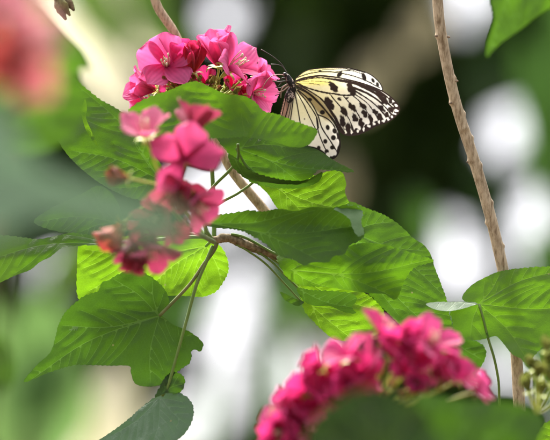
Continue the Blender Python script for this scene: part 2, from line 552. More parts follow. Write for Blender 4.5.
    ob = build(name, W(P3, d0), f, mat or M_LEAF, parent, {'vein': vein}, label=label)
    if petiole is not None:
        pv, pf = tube_px(petiole, pet_r, d0, 8, 2.5)
        build('petiole', pv, pf, pet_mat or M_STALK, ob)
    return ob

# ------------------------------------------------------------------ flowers
GROW = 1.25
def basis(axis, roll):
    z = np.asarray(axis, float); z /= np.linalg.norm(z)
    ref = np.array((0, -1.0, 0)) if abs(z[1]) < 0.9 else np.array((0, 0, 1.0))
    x = np.cross(ref, z); x /= np.linalg.norm(x)
    y = np.cross(z, x)
    c, s = math.cos(roll), math.sin(roll)
    return c * x + s * y, -s * x + c * y, z

def make_flower(parent, c, axis, size_in, th=(50, 72), roll=0.0, cA=(0.7, 0.03, 0.2), cB=(0.8, 0.15, 0.38), d0=D, seed=0, mat=None,
                stamens=True, foot=None, npet=5, wide=0.5, label=None, ped_r=0.9, res=(11, 11), name='flower', skip=()):
    r = np.random.default_rng(seed + 1000)
    size = size_in * GROW
    X, Y, Z = basis(axis, roll)
    c = np.asarray(c, float)
    fl = sub_empty(name, parent, W(c[None], d0)[0], label)
    ns, nt_ = res
    for k in range(npet):
        if k in skip: continue
        phi = 2 * math.pi * k / npet + r.uniform(-0.15, 0.15)
        L_ = size * r.uniform(0.9, 1.08); wd = size * wide * r.uniform(0.9, 1.12)
        t0 = math.radians(th[0] + r.uniform(-7, 7)); t1 = math.radians(th[1] + r.uniform(-12, 12))
        tw = math.radians(16 + r.uniform(-8, 10))
        cupc = r.uniform(0.15, 0.38)
        er = np.array((math.cos(phi), math.sin(phi))); et = np.array((-math.sin(phi), math.cos(phi)))
        V = []; cc = []; ac = []
        rr, zz = 0.0, 0.0
        prof = []
        for i in range(ns):
            s = i / (ns - 1)
            if i:
                an = t0 + (t1 - t0) * s ** 1.3
                rr += math.sin(an) * L_ / (ns - 1); zz += math.cos(an) * L_ / (ns - 1)
            prof.append((s, rr, zz, t0 + (t1 - t0) * s ** 1.3))
        p1, p2 = r.uniform(0, 6.28, 2)
        tint = r.uniform(-0.06, 0.06)
        asym = r.uniform(-0.22, 0.22)
        for (s, R, Zz, an) in prof:
            half = wd * (0.10 + 1.08 * s ** 0.8) * math.sqrt(max(0.0, 1 - (0.97 * s) ** 4.2)) if s < 1 else wd * 0.34
            for j in range(nt_):
                t = -1 + 2 * j / (nt_ - 1)
                lat = half * (t + asym * (1 - t * t) * s)
                # petal's own normal direction in the r-z plane (towards the axis)
                nz = np.array((-math.cos(an), math.sin(an)))
                drop = (1 - abs(t) ** 2.4) * 0.10 * L_ * s ** 4
                lift = cupc * half * t * t + math.sin(tw) * lat * 0.8 + 0.035 * L_ * s * math.sin(3.1 * t + p1) + 0.03 * L_ * s * s * math.sin(5 * t + p2)
                R2 = R + nz[0] * lift + math.sin(an) * (drop - 0.05 * L_ * s ** 3); Z2 = Zz + nz[1] * lift + math.cos(an) * (drop - 0.05 * L_ * s ** 3)
                q = er * R2 + et * lat * math.cos(tw)
                V.append(c + X * q[0] + Y * q[1] + Z * Z2)
                m = np.clip(s * 0.9 + 0.15 * abs(t) * s + tint, 0, 1)
                cc.append(np.array(cA) * (1 - m) + np.array(cB) * m)
                ac.append(t * (0.4 + 0.6 * s))
        F = [(i * nt_ + j, i * nt_ + j + 1, (i + 1) * nt_ + j + 1, (i + 1) * nt_ + j) for i in range(ns - 1) for j in range(nt_ - 1)]
        build('petal', W(np.array(V), d0), F, mat or M_PETAL, fl, {'across': ac}, col=np.clip(np.array(cc), 0.001, 0.95))
    if stamens:
        parts = []
        for k in range(11):
            a = r.uniform(0, 6.28); sp = r.uniform(0.05, 0.36)
            ln = size * r.uniform(0.42, 0.66)
            e = c + Z * ln * math.cos(sp) + (X * math.cos(a) + Y * math.sin(a)) * ln * math.sin(sp)
            b0 = c + (X * math.cos(a) + Y * math.sin(a)) * size * 0.03
            m = (b0 + e) / 2 + (X * math.cos(a) + Y * math.sin(a)) * size * 0.03
            parts.append(tube_px([b0, m, e], (size * 0.018, size * 0.012), d0, 5, 4))
            if k % 2 == 0:
                parts.append(ball_px(e, size * 0.034, d0, 4, (1, 1.5, 1)))
        v, f = merge(*parts)
        build('stamens', v, f, M_STAMEN, fl)
    # calyx: five narrow green sepals under the petals
    parts = []
    for k in range(5):
        a = 2 * math.pi * (k + 0.5) / 5
        dr = X * math.cos(a) + Y * math.sin(a)
        sd = np.cross(Z, dr)
        p0 = c - Z * size * 0.05
        pts = []
        for i in range(6):
            s = i / 5
            q = p0 + dr * size * (0.05 + 0.34 * math.sin(s * 1.3)) + Z * size * (0.30 * s - 0.35 * s * s)
            wdt = size * 0.085 * (1 - s) ** 0.8 + 0.15
            pts += [q - sd * wdt, q + sd * wdt]
        parts.append((W(np.array(pts), d0), [(2 * i, 2 * i + 1, 2 * i + 3, 2 * i + 2) for i in range(5)]))
    v, f = merge(*parts)
    build('calyx', v, f, M_PEDICEL, fl)
    if foot is not None:
        ft = np.asarray(foot, float)
        p0 = c - Z * size * 0.03
        m = (p0 + ft) / 2 - Z * size * 0.22
        v, f = tube_px([p0, p0 - Z * size * 0.12, m, ft], (ped_r * 1.3, ped_r, ped_r), d0, 6, 3)
        build('pedicel', v, f, M_PEDICEL, fl)
    return fl

# ================================================================== SETTING: ground
gv = np.array([(-400, -400, 0), (400, -400, 0), (400, 1200, 0), (-400, 1200, 0)], float)
gr = build('ground', gv, [(0, 1, 2, 3)], M_SOIL, smooth=False)
gr['kind'] = 'structure'

# ================================================================== BACKGROUND: trees behind, with gaps where the sky shows
GAPS_E = [(222, 22, 19, 19), (503, 137, 22, 32), (459, 258, 28, 40), (300, 374, 36, 38), (62, 264, 32, 20), (28, 145, 11, 12), (40, 194, 24, 9),
          (508, 362, 20, 42), (545, 415, 16, 14), (640, 60, 40, 60), (-110, 150, 40, 70), (700, 330, 50, 60), (-190, 420, 60, 40), (355, 500, 40, 30), (186, 432, 20, 34), (180, -120, 40, 50)]
GAPS_P = [[(30, -60), (104, -60), (98, 0), (90, 34), (72, 44), (52, 30), (40, 10)],
          [(444, -60), (496, -60), (492, 12), (472, 32), (452, 24)],
          [(580, 100), (553, 138), (530, 175), (513, 215), (505, 250), (507, 282), (528, 285), (544, 240), (560, 212), (580, 195)],
          [(228, 250), (256, 264), (264, 300), (252, 345), (246, 390), (244, 430), (210, 425), (198, 390), (203, 345), (214, 300)],
          [(172, 172), (205, 176), (262, 160), (265, 215), (226, 236), (196, 226), (178, 196)]]
def in_gap(u, v, grow=0.0):
    for (cx, cy, a, b) in GAPS_E:
        if ((u - cx) / (a + grow)) ** 2 + ((v - cy) / (b + grow)) ** 2 < 1: return True
    for p in GAPS_P:
        c = np.mean(p, 0)
        if inside(np.array(p), np.array([(u, v)]))[0]: return True
        if grow:
            dv = np.array((u, v)) - c; n = np.linalg.norm(dv)
            if n > grow and inside(np.array(p), (c + dv * (1 - grow / n))[None])[0]: return True
    return False

def leaf_card(P, L_, wd, r):
    """a pointed leaf of eight faces, bent along its length, at world point P"""
    z = Vector(r.normal(size=3)).normalized()
    x = z.orthogonal().normalized()
    a = r.uniform(0, 6.28)
    y = z.cross(x)
    dx = (x * math.cos(a) + y * math.sin(a)); dy = z.cross(dx)
    V = []
    for i, (s, h) in enumerate(((0, 0.12), (0.25, 0.8), (0.55, 1.0), (0.8, 0.6), (1.0, 0.05))):
        q = dx * (s - 0.5) * L_ - z * (0.25 * L_ * s * s)
        for t in (-1, 0, 1):
            p = q + dy * h * wd * 0.5 * t + z * abs(t) * h * wd * 0.12
            V.append((P[0] + p.x, P[1] + p.y, P[2] + p.z))
    F = []
    for i in range(4):
        for j in range(2):
            F.append((3 * i + j, 3 * i + j + 1, 3 * i + j + 4, 3 * i + j + 3))
    return V, F

def tree(label, u0, u1, d_near, d_far, n, mat, seed, v0=-420, v1=820, size=(0.055, 0.095), trunk_r=0.09, lean=0.2):
    r = np.random.default_rng(seed)
    dm = (d_near + d_far) / 2
    uc = (u0 + u1) / 2
    top = W([(uc, v0, 0)], dm)[0]
    foot = np.array((top[0], top[1], 0.0))
    t = thing('tree', label, 'tree', foot, 'trees far behind the shrub')
    V = []; F = []
    cnt = 0; tries = 0
    n = int(n * 2.3)
    while cnt < n and tries < n * 4:
        tries += 1
        u = r.uniform(u0, u1); v = r.uniform(v0, v1); d = r.uniform(d_near, d_far)
        if in_gap(u, v, 7): continue
        P = W([(u, v, 0)], d)[0]
        if P[2] < 0.1: continue
        lv, lf = leaf_card(P, r.uniform(*size) * 1.5, r.uniform(*size), r)
        k = len(V)
        V += lv; F += [tuple(i + k for i in q) for q in lf]
        cnt += 1
    # trunk: tapered, with limbs that run up into the crown, where no gap lies
    side = top[0]
    parts = []
    def limb(a, b, ra, rb, seg=8, sides=8):
        a = np.array(a); b = np.array(b)
        vv = []; ff = []
        ax = b - a; ax /= np.linalg.norm(ax)
        x = np.cross(ax, (0, 1, 0.01)); x /= np.linalg.norm(x); y = np.cross(ax, x)
        for i in range(seg + 1):
            s = i / seg
            c = a + (b - a) * s + x * 0.03 * math.sin(s * 5 + seed) * np.linalg.norm(b - a) * 0.3
            rad = ra + (rb - ra) * s
            for k in range(sides):
                th = 2 * math.pi * k / sides
                vv.append(c + rad * (1 + 0.08 * math.sin(3 * th + s * 9)) * (math.cos(th) * x + math.sin(th) * y))
        for i in range(seg):
            for k in range(sides):
                ff.append((i * sides + k, i * sides + (k + 1) % sides, (i + 1) * sides + (k + 1) % sides, (i + 1) * sides + k))
        parts.append((np.array(vv), ff))
    best = None
    for q in range(60):                                          # a column free of gaps
        uu = r.uniform(u0 + 10, u1 - 10)
        sc = sum(in_gap(uu, v, 25) for v in range(-100, 560, 20))
        if best is None or sc < best[0]: best = (sc, uu)
    tx = W([(best[1], 220, 0)], dm)[0][0]
    limb((tx, foot[1], -0.05), (tx + lean * r.uniform(-0.3, 0.3), foot[1], 5.2), trunk_r, trunk_r * 0.45, 14)
    for q in range(5):
        z0 = r.uniform(4.0, 5.0)
        limb((tx, foot[1], z0), (tx + r.uniform(-0.9, 0.9), foot[1] + r.uniform(-0.6, 0.6), z0 + r.uniform(0.5, 1.2)), trunk_r * 0.4, 0.012)
    tv, tf = merge(*parts)
    build('trunk', tv, tf, M_TRUNK, t)
    build('crown', np.array(V), F, mat, t, smooth=False)
    return t

tree('dark dense tree far behind, at the left end of the row', -520, -130, 8.5, 10.5, 1900, M_BG_DARK, 21)
tree('tree behind the blurred grey green leaf, mid green', -150, 95, 8.0, 9.6, 1900, M_BG_MID, 22)
tree('dark tree behind the uppermost pink flowers and thin back stem', 80, 300, 9.2, 11.0, 2300, M_BG_DARK, 23)
tree('almost black tree behind the butterfly and bare twig', 290, 500, 8.6, 11.0, 2600, M_BG_DARK, 24)
tree('green tree behind the hanging leaf in the upper right', 480, 700, 8.0, 9.4, 1900, M_BG_MID, 25)
tree('dark dense tree far behind, at the right end of the row', 690, 1080, 8.6, 10.6, 1900, M_BG_DARK, 26)

# tree crown added out of view, to keep the far foliage in shade
def added_canopy():
    r = np.random.default_rng(5)
    t = thing('added_shade_tree', 'added tall spreading tree, out of view, whose high crown shades the trees behind', 'tree', (-3.4, 12.0, 0))
    V = []; F = []
    for k in range(1300):
        P = (r.uniform(-4.5, 4.5), r.uniform(10.0, 16.0), 0)
        z = 6.0 + 0.9 * math.sin(P[0] * 1.3) * math.cos(P[1] * 0.9) + r.uniform(-0.4, 1.6)
        lv, lf = leaf_card((P[0], P[1], z), r.uniform(0.25, 0.45), r.uniform(0.18, 0.3), r)
        q = len(V); V += lv; F += [tuple(i + q for i in f) for f in lf]
    vv = []; ff = []
    for i in range(13):
        s = i / 12; rad = 0.22 - 0.10 * s
        for k in range(10):
            th = 2 * math.pi * k / 10
            vv.append((-3.4 + 0.2 * math.sin(s * 3) + rad * math.cos(th), 12.0 + rad * math.sin(th), 6.6 * s - 0.05))
    for i in range(12):
        for k in range(10):
            ff.append((i * 10 + k, i * 10 + (k + 1) % 10, (i + 1) * 10 + (k + 1) % 10, (i + 1) * 10 + k))
    build('trunk', np.array(vv), ff, M_TRUNK, t)
    build('crown', np.array(V), F, M_BG_DARK, t, smooth=False)
added_canopy()

# nearer plants with large leaves (4.5 to 6.5 m)
def big_leaf(parent, pts, width, d0, mat, w_amp=30, seed=0, name='leaf', label=None, droop=0.0):
    """a long bent leaf along picture points, ribbed across, with a keel; pts u,v,w"""
    r = np.random.default_rng(seed)
    c = catmull(np.asarray(pts, float), False, 10)
    n = len(c)
    t = np.gradient(c, axis=0); t /= np.linalg.norm(t, axis=1)[:, None]
    nrm = np.stack([-t[:, 1], t[:, 0], np.zeros(n)], 1)
    nrm /= np.linalg.norm(nrm, axis=1)[:, None]
    V = []; m = 9
    for i in range(n):
        s = i / (n - 1)
        h = width * 0.5 * (math.sin(math.pi * min(1, 0.08 + 0.92 * s)) ** 0.6 if s < 0.999 else 0.02)
        for j in range(m):
            q = -1 + 2 * j / (m - 1)
            p = c[i] + nrm[i] * h * q * (1 + 0.06 * math.sin(s * 40 + j))
            p[2] += -abs(q) * h * 0.45 + w_amp * 0.3 * math.sin(s * 6 + seed) + 3 * math.sin(s * 60)
            V.append(p)
    F = [(i * m + j, i * m + j + 1, (i + 1) * m + j + 1, (i + 1) * m + j) for i in range(n - 1) for j in range(m - 1)]
    return build(name, W(np.array(V), d0), F, mat, parent, label=label)

def big_plant(name, label, cat, d0, stem, leaves, mat, stem_mat=None, group=None, stem_r=7):
    foot = W([(stem[-1][0], stem[-1][1], 0)], d0)[0].copy(); foot[2] = 0
    t = thing(name, label, cat, foot, group)
    v, f = tube_px([(a, b, 0) for a, b in stem], (stem_r, stem_r * 1.2), d0, 8, 20, lump=0.05)
    build('stem', v, f, stem_mat or M_STALK_DARK, t)
    for k, (pts, wd) in enumerate(leaves):
        p3 = [(a, b, 0) for a, b in pts]
        big_leaf(t, p3, wd, d0, mat, seed=k + int(d0 * 10))
    return t

BG = 'large leaved plants between the shrub and the trees'
big_plant('banana_plant', 'dark green blurred plant with slanting leaves behind the uppermost pink flowers', 'plant', 5.2, [(150, 760), (140, 400), (135, 260)],
          [([(60, -40), (95, 5), (130, 62)], 44), ([(135, -60), (152, 10), (180, 60)], 50), ([(135, 300), (95, 250), (40, 285)], 40)], M_BG_DARK, group=BG)
big_plant('dry_palm', 'pale cream dry fronds hanging behind the pink flowers in the upper left', 'plant', 6.4, [(-40, 700), (-30, 300), (20, 0)],
          [([(20, 0), (75, 35), (110, 80), (150, 135)], 48), ([(20, 0), (80, -30), (125, 30), (160, 60)], 40)], M_BG_DRY, M_BARK, group=BG)
big_plant('dry_shrub', 'beige dry fronds behind the upper wing of the butterfly', 'plant', 6.8, [(330, 800), (345, 400), (335, 190)],
          [([(330, 215), (335, 180), (338, 150)], 34), ([(352, 108), (374, 76), (394, 50)], 36), ([(404, 56), (422, 30), (440, 0)], 34)], M_BG_BROWN, M_BARK_DARK, group=BG)
big_plant('ginger_plant', 'soft mid green plant low in the left corner, out of focus', 'plant', 5.0, [(20, 760), (20, 560), (25, 430)],
          [([(25, 460), (-10, 400), (-20, 300)], 60), ([(30, 420), (50, 350), (44, 292)], 50), ([(25, 460), (35, 380), (20, 300)], 50), ([(25, 470), (70, 420), (75, 350)], 40)], M_BG_PALE, group=BG)
big_plant('dry_grass_clump', 'pale beige dry leaves low down below the large lobed leaf', 'plant', 6.0, [(110, 800), (110, 640), (112, 500)],
          [([(112, 520), (90, 440), (75, 370)], 50), ([(112, 520), (115, 440), (118, 355)], 54), ([(112, 520), (160, 470), (165, 400)], 30)], M_BG_DRY, M_BARK, group=BG)
big_plant('heliconia_plant', 'mid green blurred plant behind the stem with leaf scars on the right', 'plant', 4.8, [(600, 780), (590, 420), (575, 220)],
          [([(575, 250), (545, 120), (520, 40)], 46), ([(575, 260), (560, 120), (560, -20)], 40), ([(575, 330), (545, 270), (535, 225)], 36), ([(585, 420), (520, 330), (430, 320)], 44)], M_BG_MID, group=BG)
big_plant('shade_plant', 'dull dark plant behind the light gap beneath the middle leaves', 'plant', 5.6, [(310, 800), (308, 420), (300, 300)],
          [([(300, 330), (290, 290), (295, 240)], 46), ([(300, 330), (325, 305), (350, 300)], 44), ([(150, 330), (185, 305), (212, 290)], 30), ([(262, 470), (270, 390), (276, 300)], 16), ([(205, 480), (212, 410), (222, 350)], 12), ([(436, 240), (420, 212), (408, 190)], 24)], M_BG_MID, group=BG)

# ================================================================== STEMS
def stem_thing(name, label, cat, pts, radii, mat, d0=D, sides=12, step=2.0, lump=0.05, nodes=(), seed=0, part='stem'):
    t = thing(name, label, cat, W([pts[-1]], d0)[0])
    v, f = tube_px(pts, radii, d0, sides, step, lump=lump, nodes=nodes, seed=seed)
    build(part, v, f, mat, t)
    return t

# the bare stem with leaf scars on the right
kn_pts = [(432, -120, -24), (437, -10, -22), (442, 38, -20), (455, 100, -17), (474, 160, -14), (490, 215, -11), (503, 270, -9), (514, 330, -6), (519, 400, -4), (522, 470, 0), (524, 620, 6)]
length = 620 + 120
kn = stem_thing('bare_stem', 'long pale brown stem with raised leaf scars right of the butterfly', 'stem', kn_pts, (5.3, 5.4, 5.7, 6.0, 6.4), M_BARK, sides=18, step=1.0, lump=0.005, seed=3,
                nodes=[(f_, a_, 0.30, 0.0035) for f_, a_ in ((0.208, 3.3), (0.268, 0.1), (0.298, 3.2), (0.316, 0.1), (0.336, 5.0), (0.350, 0.1), (0.380, 3.2), (0.388, 0.2), (0.44, 0.2), (0.465, 3.1), (0.50, 0.1), (0.56, 3.2))])
parts = []
for (u, v_, a) in ((437.2, 36, 1), (447.6, 37, 0), (457.6, 81, 1), (449.8, 103, 0), (461.8, 114, 1), (466.5, 140, 1), (467.2, 162, 0), (474.5, 170, 2), (492.2, 205, 1), (499.5, 246, 1), (497, 262, 0)):
    parts.append(ball_px((u + (0.9 if a == 0 else -0.9 if a == 1 else 0), v_, -16 + (5.0 if a == 2 else 3.4)), 1.45, D, 6, (1.25, 0.85, 0.8)))
v, f = merge(*parts)
build('leaf_scars', v, f, M_SCAR, kn)

# the thin stem behind the flowers
stem_thing('thin_stem', 'thin smooth brown stem slanting down behind the uppermost pink flowers', 'stem',
           [(146, -60, -62), (155, 0, -60), (177, 38, -58), (205, 108, -56), (229, 166, -54), (267, 214, -52), (300, 262, -50), (330, 330, -48)], (4.3, 4.6, 4.8, 5.0), M_BARK, sides=12, lump=0.03, seed=8)

# dried bud at the top left
def dry_bud():
    t = thing('dried_bud', 'shrivelled brown bud hanging down between the white gaps at the top', 'bud', W([(62, -10, -45)])[0])
    v, f = tube_px([(52, -50, -45), (57, -15, -45), (59, 0, -45)], (3, 3.4), D, 8, 3, lump=0.06)
    build('stalk', v, f, M_BARK_DARK, t)
    for k, (a, b, c, rr) in enumerate((((57, -6, -45), (60, 8, -43), (66, 20, -42), (3, 5.5, 1.2)), ((60, -6, -45), (68, 2, -46), (74, 11, -45), (3, 5, 1.0)), ((58, -4, -44), (64, 6, -40), (70, 16, -40), (3.5, 4.5, 1.0)))):
        v, f = tube_px([a, b, c], rr, D, 9, 1.5, lump=0.16, seed=k)
        build('bract', v, f, M_BUD if k != 1 else M_BARK_DARK, t)
M_BUD = noise_mat('olive_bud', (0.08, 0.065, 0.02), (0.20, 0.18, 0.05), 200, 0.7, 0.5)
dry_bud()

# ================================================================== THE MIDDLE BRANCH and its leaves
node = (214, 240, 6)
br = thing('leafy_branch', 'leafy branch of broad bright green leaves spreading below the butterfly', 'branch', W([(284, 259, 2)])[0])
v, f = tube_px([(206, 236, 8), (214, 240, 6), (228, 238, 5), (244, 244, 4), (262, 251, 3), (284, 259, 2)], (3.0, 4.2, 4.6, 4.6, 4.2, 3.0), D, 14, 1.2, lump=0.09, seed=4,
               nodes=[(0.2, 0.5, 0.3, 0.03), (0.45, 3.4, 0.25, 0.02), (0.6, 1, 0.25, 0.02), (0.75, 4, 0.3, 0.02), (0.88, 2, 0.3, 0.02)])
build('woody_twig', v, f, M_BARK_DARK, br)

# leaf in front of the uppermost flowers
make_leaf(br, [(128, 112), (136, 104), (150, 97), (170, 90), (190, 82), (200, 82.5), (212, 88), (226, 94), (244, 96), (255, 102), (264, 111), (280, 115), (294, 121), (306, 125), (317, 130), (314, 139), (306, 146), (292, 147), (270, 141), (245, 137), (225, 138), (205, 138), (185, 140), (165, 142), (150, 134), (138, 124)],
          (238, 142), [(200, 84), (146, 101), (255, 103), (314, 132), (150, 132)], w=50, g=(-0.08, 0.28), curv=(0, 0.002, 0), wav=3.4, seed=3, mat=M_LEAF_MID, vw=0.5,
          label='broad leaf in front of the uppermost pink flowers', petiole=[(238, 144, 26), (238, 158, 20), (230, 170, 14), (214, 186, 9), (205, 200, 7), (202, 216, 7), (207, 232, 7)], pet_r=(1.4, 1.6, 2.0))
# leaf under the butterfly with the pale tip
make_leaf(br, [(218, 137), (240, 137), (265, 139), (290, 146), (306, 146), (320, 151), (335, 161), (354, 171), (345, 172), (330, 170), (318, 170), (310, 178), (296, 184), (276, 183), (258, 178), (245, 171), (234, 160), (224, 148)],
          (236, 148), [(352, 171), (300, 182), (262, 178), (300, 149)], w=12, g=(0.0, 0.5), curv=(0, 0.0, 0), wav=2.2, seed=5, fold=0.25, mat=M_LEAF, vw=0.55,
          label='leaf with a pale pointed tip just under the butterfly', shape=lambda u, v: 14 * smoothstep(335, 356, u) - 8 * smoothstep(172, 185, v),
          petiole=[(236, 148, 12), (246, 166, 10), (256, 178, 9), (240, 192, 8), (222, 202, 7), (206, 214, 7), (206, 234, 6)], pet_r=(1.2, 1.4, 1.8))
# its folded dark lower edge and the leaf below
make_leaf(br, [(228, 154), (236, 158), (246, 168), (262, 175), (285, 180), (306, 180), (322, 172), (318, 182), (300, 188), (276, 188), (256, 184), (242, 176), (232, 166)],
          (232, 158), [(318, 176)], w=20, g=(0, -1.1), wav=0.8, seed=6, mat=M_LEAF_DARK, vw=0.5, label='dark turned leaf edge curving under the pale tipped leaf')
make_leaf(br, [(250, 172), (275, 178), (310, 176), (338, 170), (346, 182), (345, 192), (350, 206), (352, 222), (300, 226), (285, 216), (275, 205), (268, 194), (258, 184)],
          (252, 172), [(350, 212), (310, 222), (342, 186)], w=2, g=(0.1, 0.45), wav=2.0, seed=7, mat=M_LEAF_BRIGHT, vw=0.5, label='bright leaf between the pale tipped leaf and the dark glossy one')
# dark leaf with the glossy end
make_leaf(br, [(202, 224), (214, 216), (232, 213), (250, 210.5), (262, 211.5), (280, 209), (296, 211), (312, 207), (330, 208), (345, 205), (358, 207), (364, 213), (361, 222), (365, 233), (359, 241), (350, 245), (344, 254), (334, 256), (328, 262), (314, 262), (304, 265), (292, 259), (278, 255), (266, 244), (252, 236), (238, 230), (218, 228)],
          (206, 223), [(362, 226), (320, 260), (300, 211)], w=44, g=(-0.05, 0.12), wav=2.2, seed=8, mat=M_LEAF, vw=0.5, label='dark glossy leaf with a pale shining end, lying across the middle', fold=-0.42, serr=1.5,
          petiole=[(206, 224, 44), (206, 230, 26), (212, 239, 9)], pet_r=(1.6, 1.9))
make_leaf(br, [(334, 209), (340, 206.5), (348, 205), (358, 206.5), (363, 213), (361, 222), (364, 233), (358, 236), (353, 229), (350, 220), (343, 214)], (320, 211), [(360, 234)], w=54, g=(-0.2, 0.75), curv=(0, -0.008, 0), wav=0.8, seed=48, mat=M_SHEEN, vw=0.4, quilt=0.2,  # flap added over the leaf's end to carry its painted sheen
          label='pale flap on the end of the dark leaf, its sheen painted in', name='pale_flap')
# light leaf in front, pointing right
make_leaf(br, [(277, 256), (290, 259), (305, 262), (320, 261), (334, 254), (350, 246), (366, 243), (386, 245), (410, 252), (433, 260), (426, 264), (414, 268), (405, 280), (396, 299), (384, 294), (368, 293), (348, 290), (326, 287), (306, 286), (292, 281), (283, 272)],
          (291, 270), [(432, 260), (394, 296), (330, 288), (360, 245)], w=32, g=(0.0, 0.25), curv=(0, 0.003, 0), wav=2.6, seed=9, fold=0.3, mat=M_LEAF_MID, vw=0.55,
          label='light leaf pointing right, below the shining end of the dark leaf', petiole=[(291, 270, 30), (284, 259, 14), (268, 250, 8), (246, 238, 7), (231, 234, 7)], pet_r=(1.2, 1.3, 1.6))
# large leaf behind it
make_leaf(br, [(338, 200), (352, 202), (366, 208), (380, 213), (394, 221), (404, 229), (413, 238), (424, 245), (431, 255), (435, 268), (440, 281), (446, 298), (450, 316), (454, 338), (452, 352), (436, 352), (415, 340), (395, 320), (375, 300), (352, 275), (340, 240)],
          (352, 232), [(452, 346), (445, 296), (428, 252), (392, 222), (400, 318)], w=0, g=(-0.25, 0.25), wav=2.6, seed=10, fold=0.2, mat=M_LEAF, label='largest right hand leaf with a long toothed edge above the magenta flowers', vw=0.6)
# young leaf and shaded leaf underneath
make_leaf(br, [(281, 262), (290, 276), (298, 290), (302, 303), (305, 312), (313, 321), (322, 330), (334, 339), (350, 341), (368, 338), (382, 330), (384, 312), (372, 298), (350, 286), (320, 278), (296, 266)],
          (284, 266), [(352, 340), (322, 330), (380, 312)], w=-12, g=(0.05, 0.3), wav=2.0, seed=11, mat=M_LEAF_BRIGHT, label='small yellow green leaf lowest in the middle bunch', vw=0.55,
          petiole=[(284, 266, -10), (277, 262, -4), (270, 257, 0)], pet_r=(1.2, 1.3))
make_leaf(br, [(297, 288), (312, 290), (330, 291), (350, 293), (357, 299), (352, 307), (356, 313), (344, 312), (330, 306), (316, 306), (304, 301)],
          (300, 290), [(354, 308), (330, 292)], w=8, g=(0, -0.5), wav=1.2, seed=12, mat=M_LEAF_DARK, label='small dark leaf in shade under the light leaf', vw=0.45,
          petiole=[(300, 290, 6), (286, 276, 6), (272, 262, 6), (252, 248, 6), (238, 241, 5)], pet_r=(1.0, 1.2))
make_leaf(br, [(280, 292), (286, 294), (296, 299), (304, 302), (298, 306), (290, 303), (284, 299)], (303, 302), [(282, 293)], w=10, g=(0.2, 0.2), wav=0.6, seed=13, mat=M_LEAF, serr=0.4, spacing=1.2,
          label='tiny young leaf at the end of a thin stalk', petiole=[(302, 302, 9), (296, 296, 9), (284, 283, 8), (266, 264, 7), (248, 251, 7), (234, 243, 6)], pet_r=(0.9, 1.1))
# large lobed leaf at lower left
make_leaf(br, [(102, 282), (108, 281), (117, 275), (131, 270.5), (146, 274), (160, 284), (168, 296), (168, 307), (161, 314), (166, 319), (174, 325), (190, 332), (202, 342), (201, 351), (192, 350), (190, 362), (178, 371), (166, 382), (151, 386.5), (136, 384), (131, 373), (129, 366), (108, 365.5), (76, 365), (50, 372), (24, 382), (37, 365), (51, 351), (58, 327), (64, 314), (75, 303), (84, 296), (93, 293), (99, 290)],
          (159, 316), [(28, 381), (60, 326), (112, 278), (152, 280), (150, 385), (198, 346)], w=16, g=(-0.05, 0.10), curv=(0.0006, 0.001, 0), wav=2.2, seed=14, mat=M_LEAF_LOBED, holes=[(75, 328, 2.6), (71, 330, 1.6)],
          label='large lobed leaf with a hole and a long point at lower left', vw=0.6, side=13,
          petiole=[(159, 316, 16), (172, 303, 14), (190, 284, 11), (204, 264, 8), (214, 250, 6), (217, 242, 6)], pet_r=(1.7, 1.7, 2.2), pet_mat=M_STALK_DARK, quilt=1.1)
# bright leaf behind it
make_leaf(br, [(79, 244), (90, 240), (130, 236), (170, 234), (205, 236), (222, 248), (228, 262), (228, 273), (221, 286), (214, 293), (202, 297), (186, 296), (160, 296), (120, 300), (90, 302), (78, 297), (77, 270)],
          (206, 246), [(86, 292), (82, 250), (190, 294), (222, 284), (140, 298)], w=-32, g=(0.0, 0.12), wav=3.0, seed=15, mat=M_LEAF_BRIGHT, label='glowing yellow green leaf behind the large lobed leaf', vw=0.5,
          petiole=[(206, 246, -30), (210, 242, -8), (212, 240, 4)], pet_r=(1.4, 1.6))
# hanging leaf at the bottom
make_leaf(br, [(155, 397), (166, 390), (178, 392), (188, 398), (193, 406), (193, 418), (186, 432), (176, 441), (160, 452), (130, 466), (90, 474), (60, 472), (80, 452), (105, 436), (126, 421), (142, 407)],
          (160, 396), [(70, 470), (150, 452), (186, 424), (112, 436)], w=30, g=(0.35, 0.5), wav=2.0, seed=16, mat=M_LEAF_BLUE, label='grey green drooping leaf at the bottom, seen from its upper side', vw=0.5,
          petiole=[(162, 396, 30), (168, 385, 28), (176, 358, 24), (186, 322, 18), (196, 286, 12), (206, 262, 8), (213, 246, 6)], pet_r=(1.6, 1.6, 2.0), quilt=1.1)
make_leaf(br, [(155, 397), (161, 384), (167, 375), (174, 372), (182, 375), (185, 381), (182, 390), (176, 394), (166, 393)], (163, 392), [(174, 373), (183, 384)], w=28, g=(-0.5, 0.3), wav=1.0, seed=17, mat=M_LEAF_DARK,
          label='short curled lobe folded up behind the drooping leaf', vw=0.5)
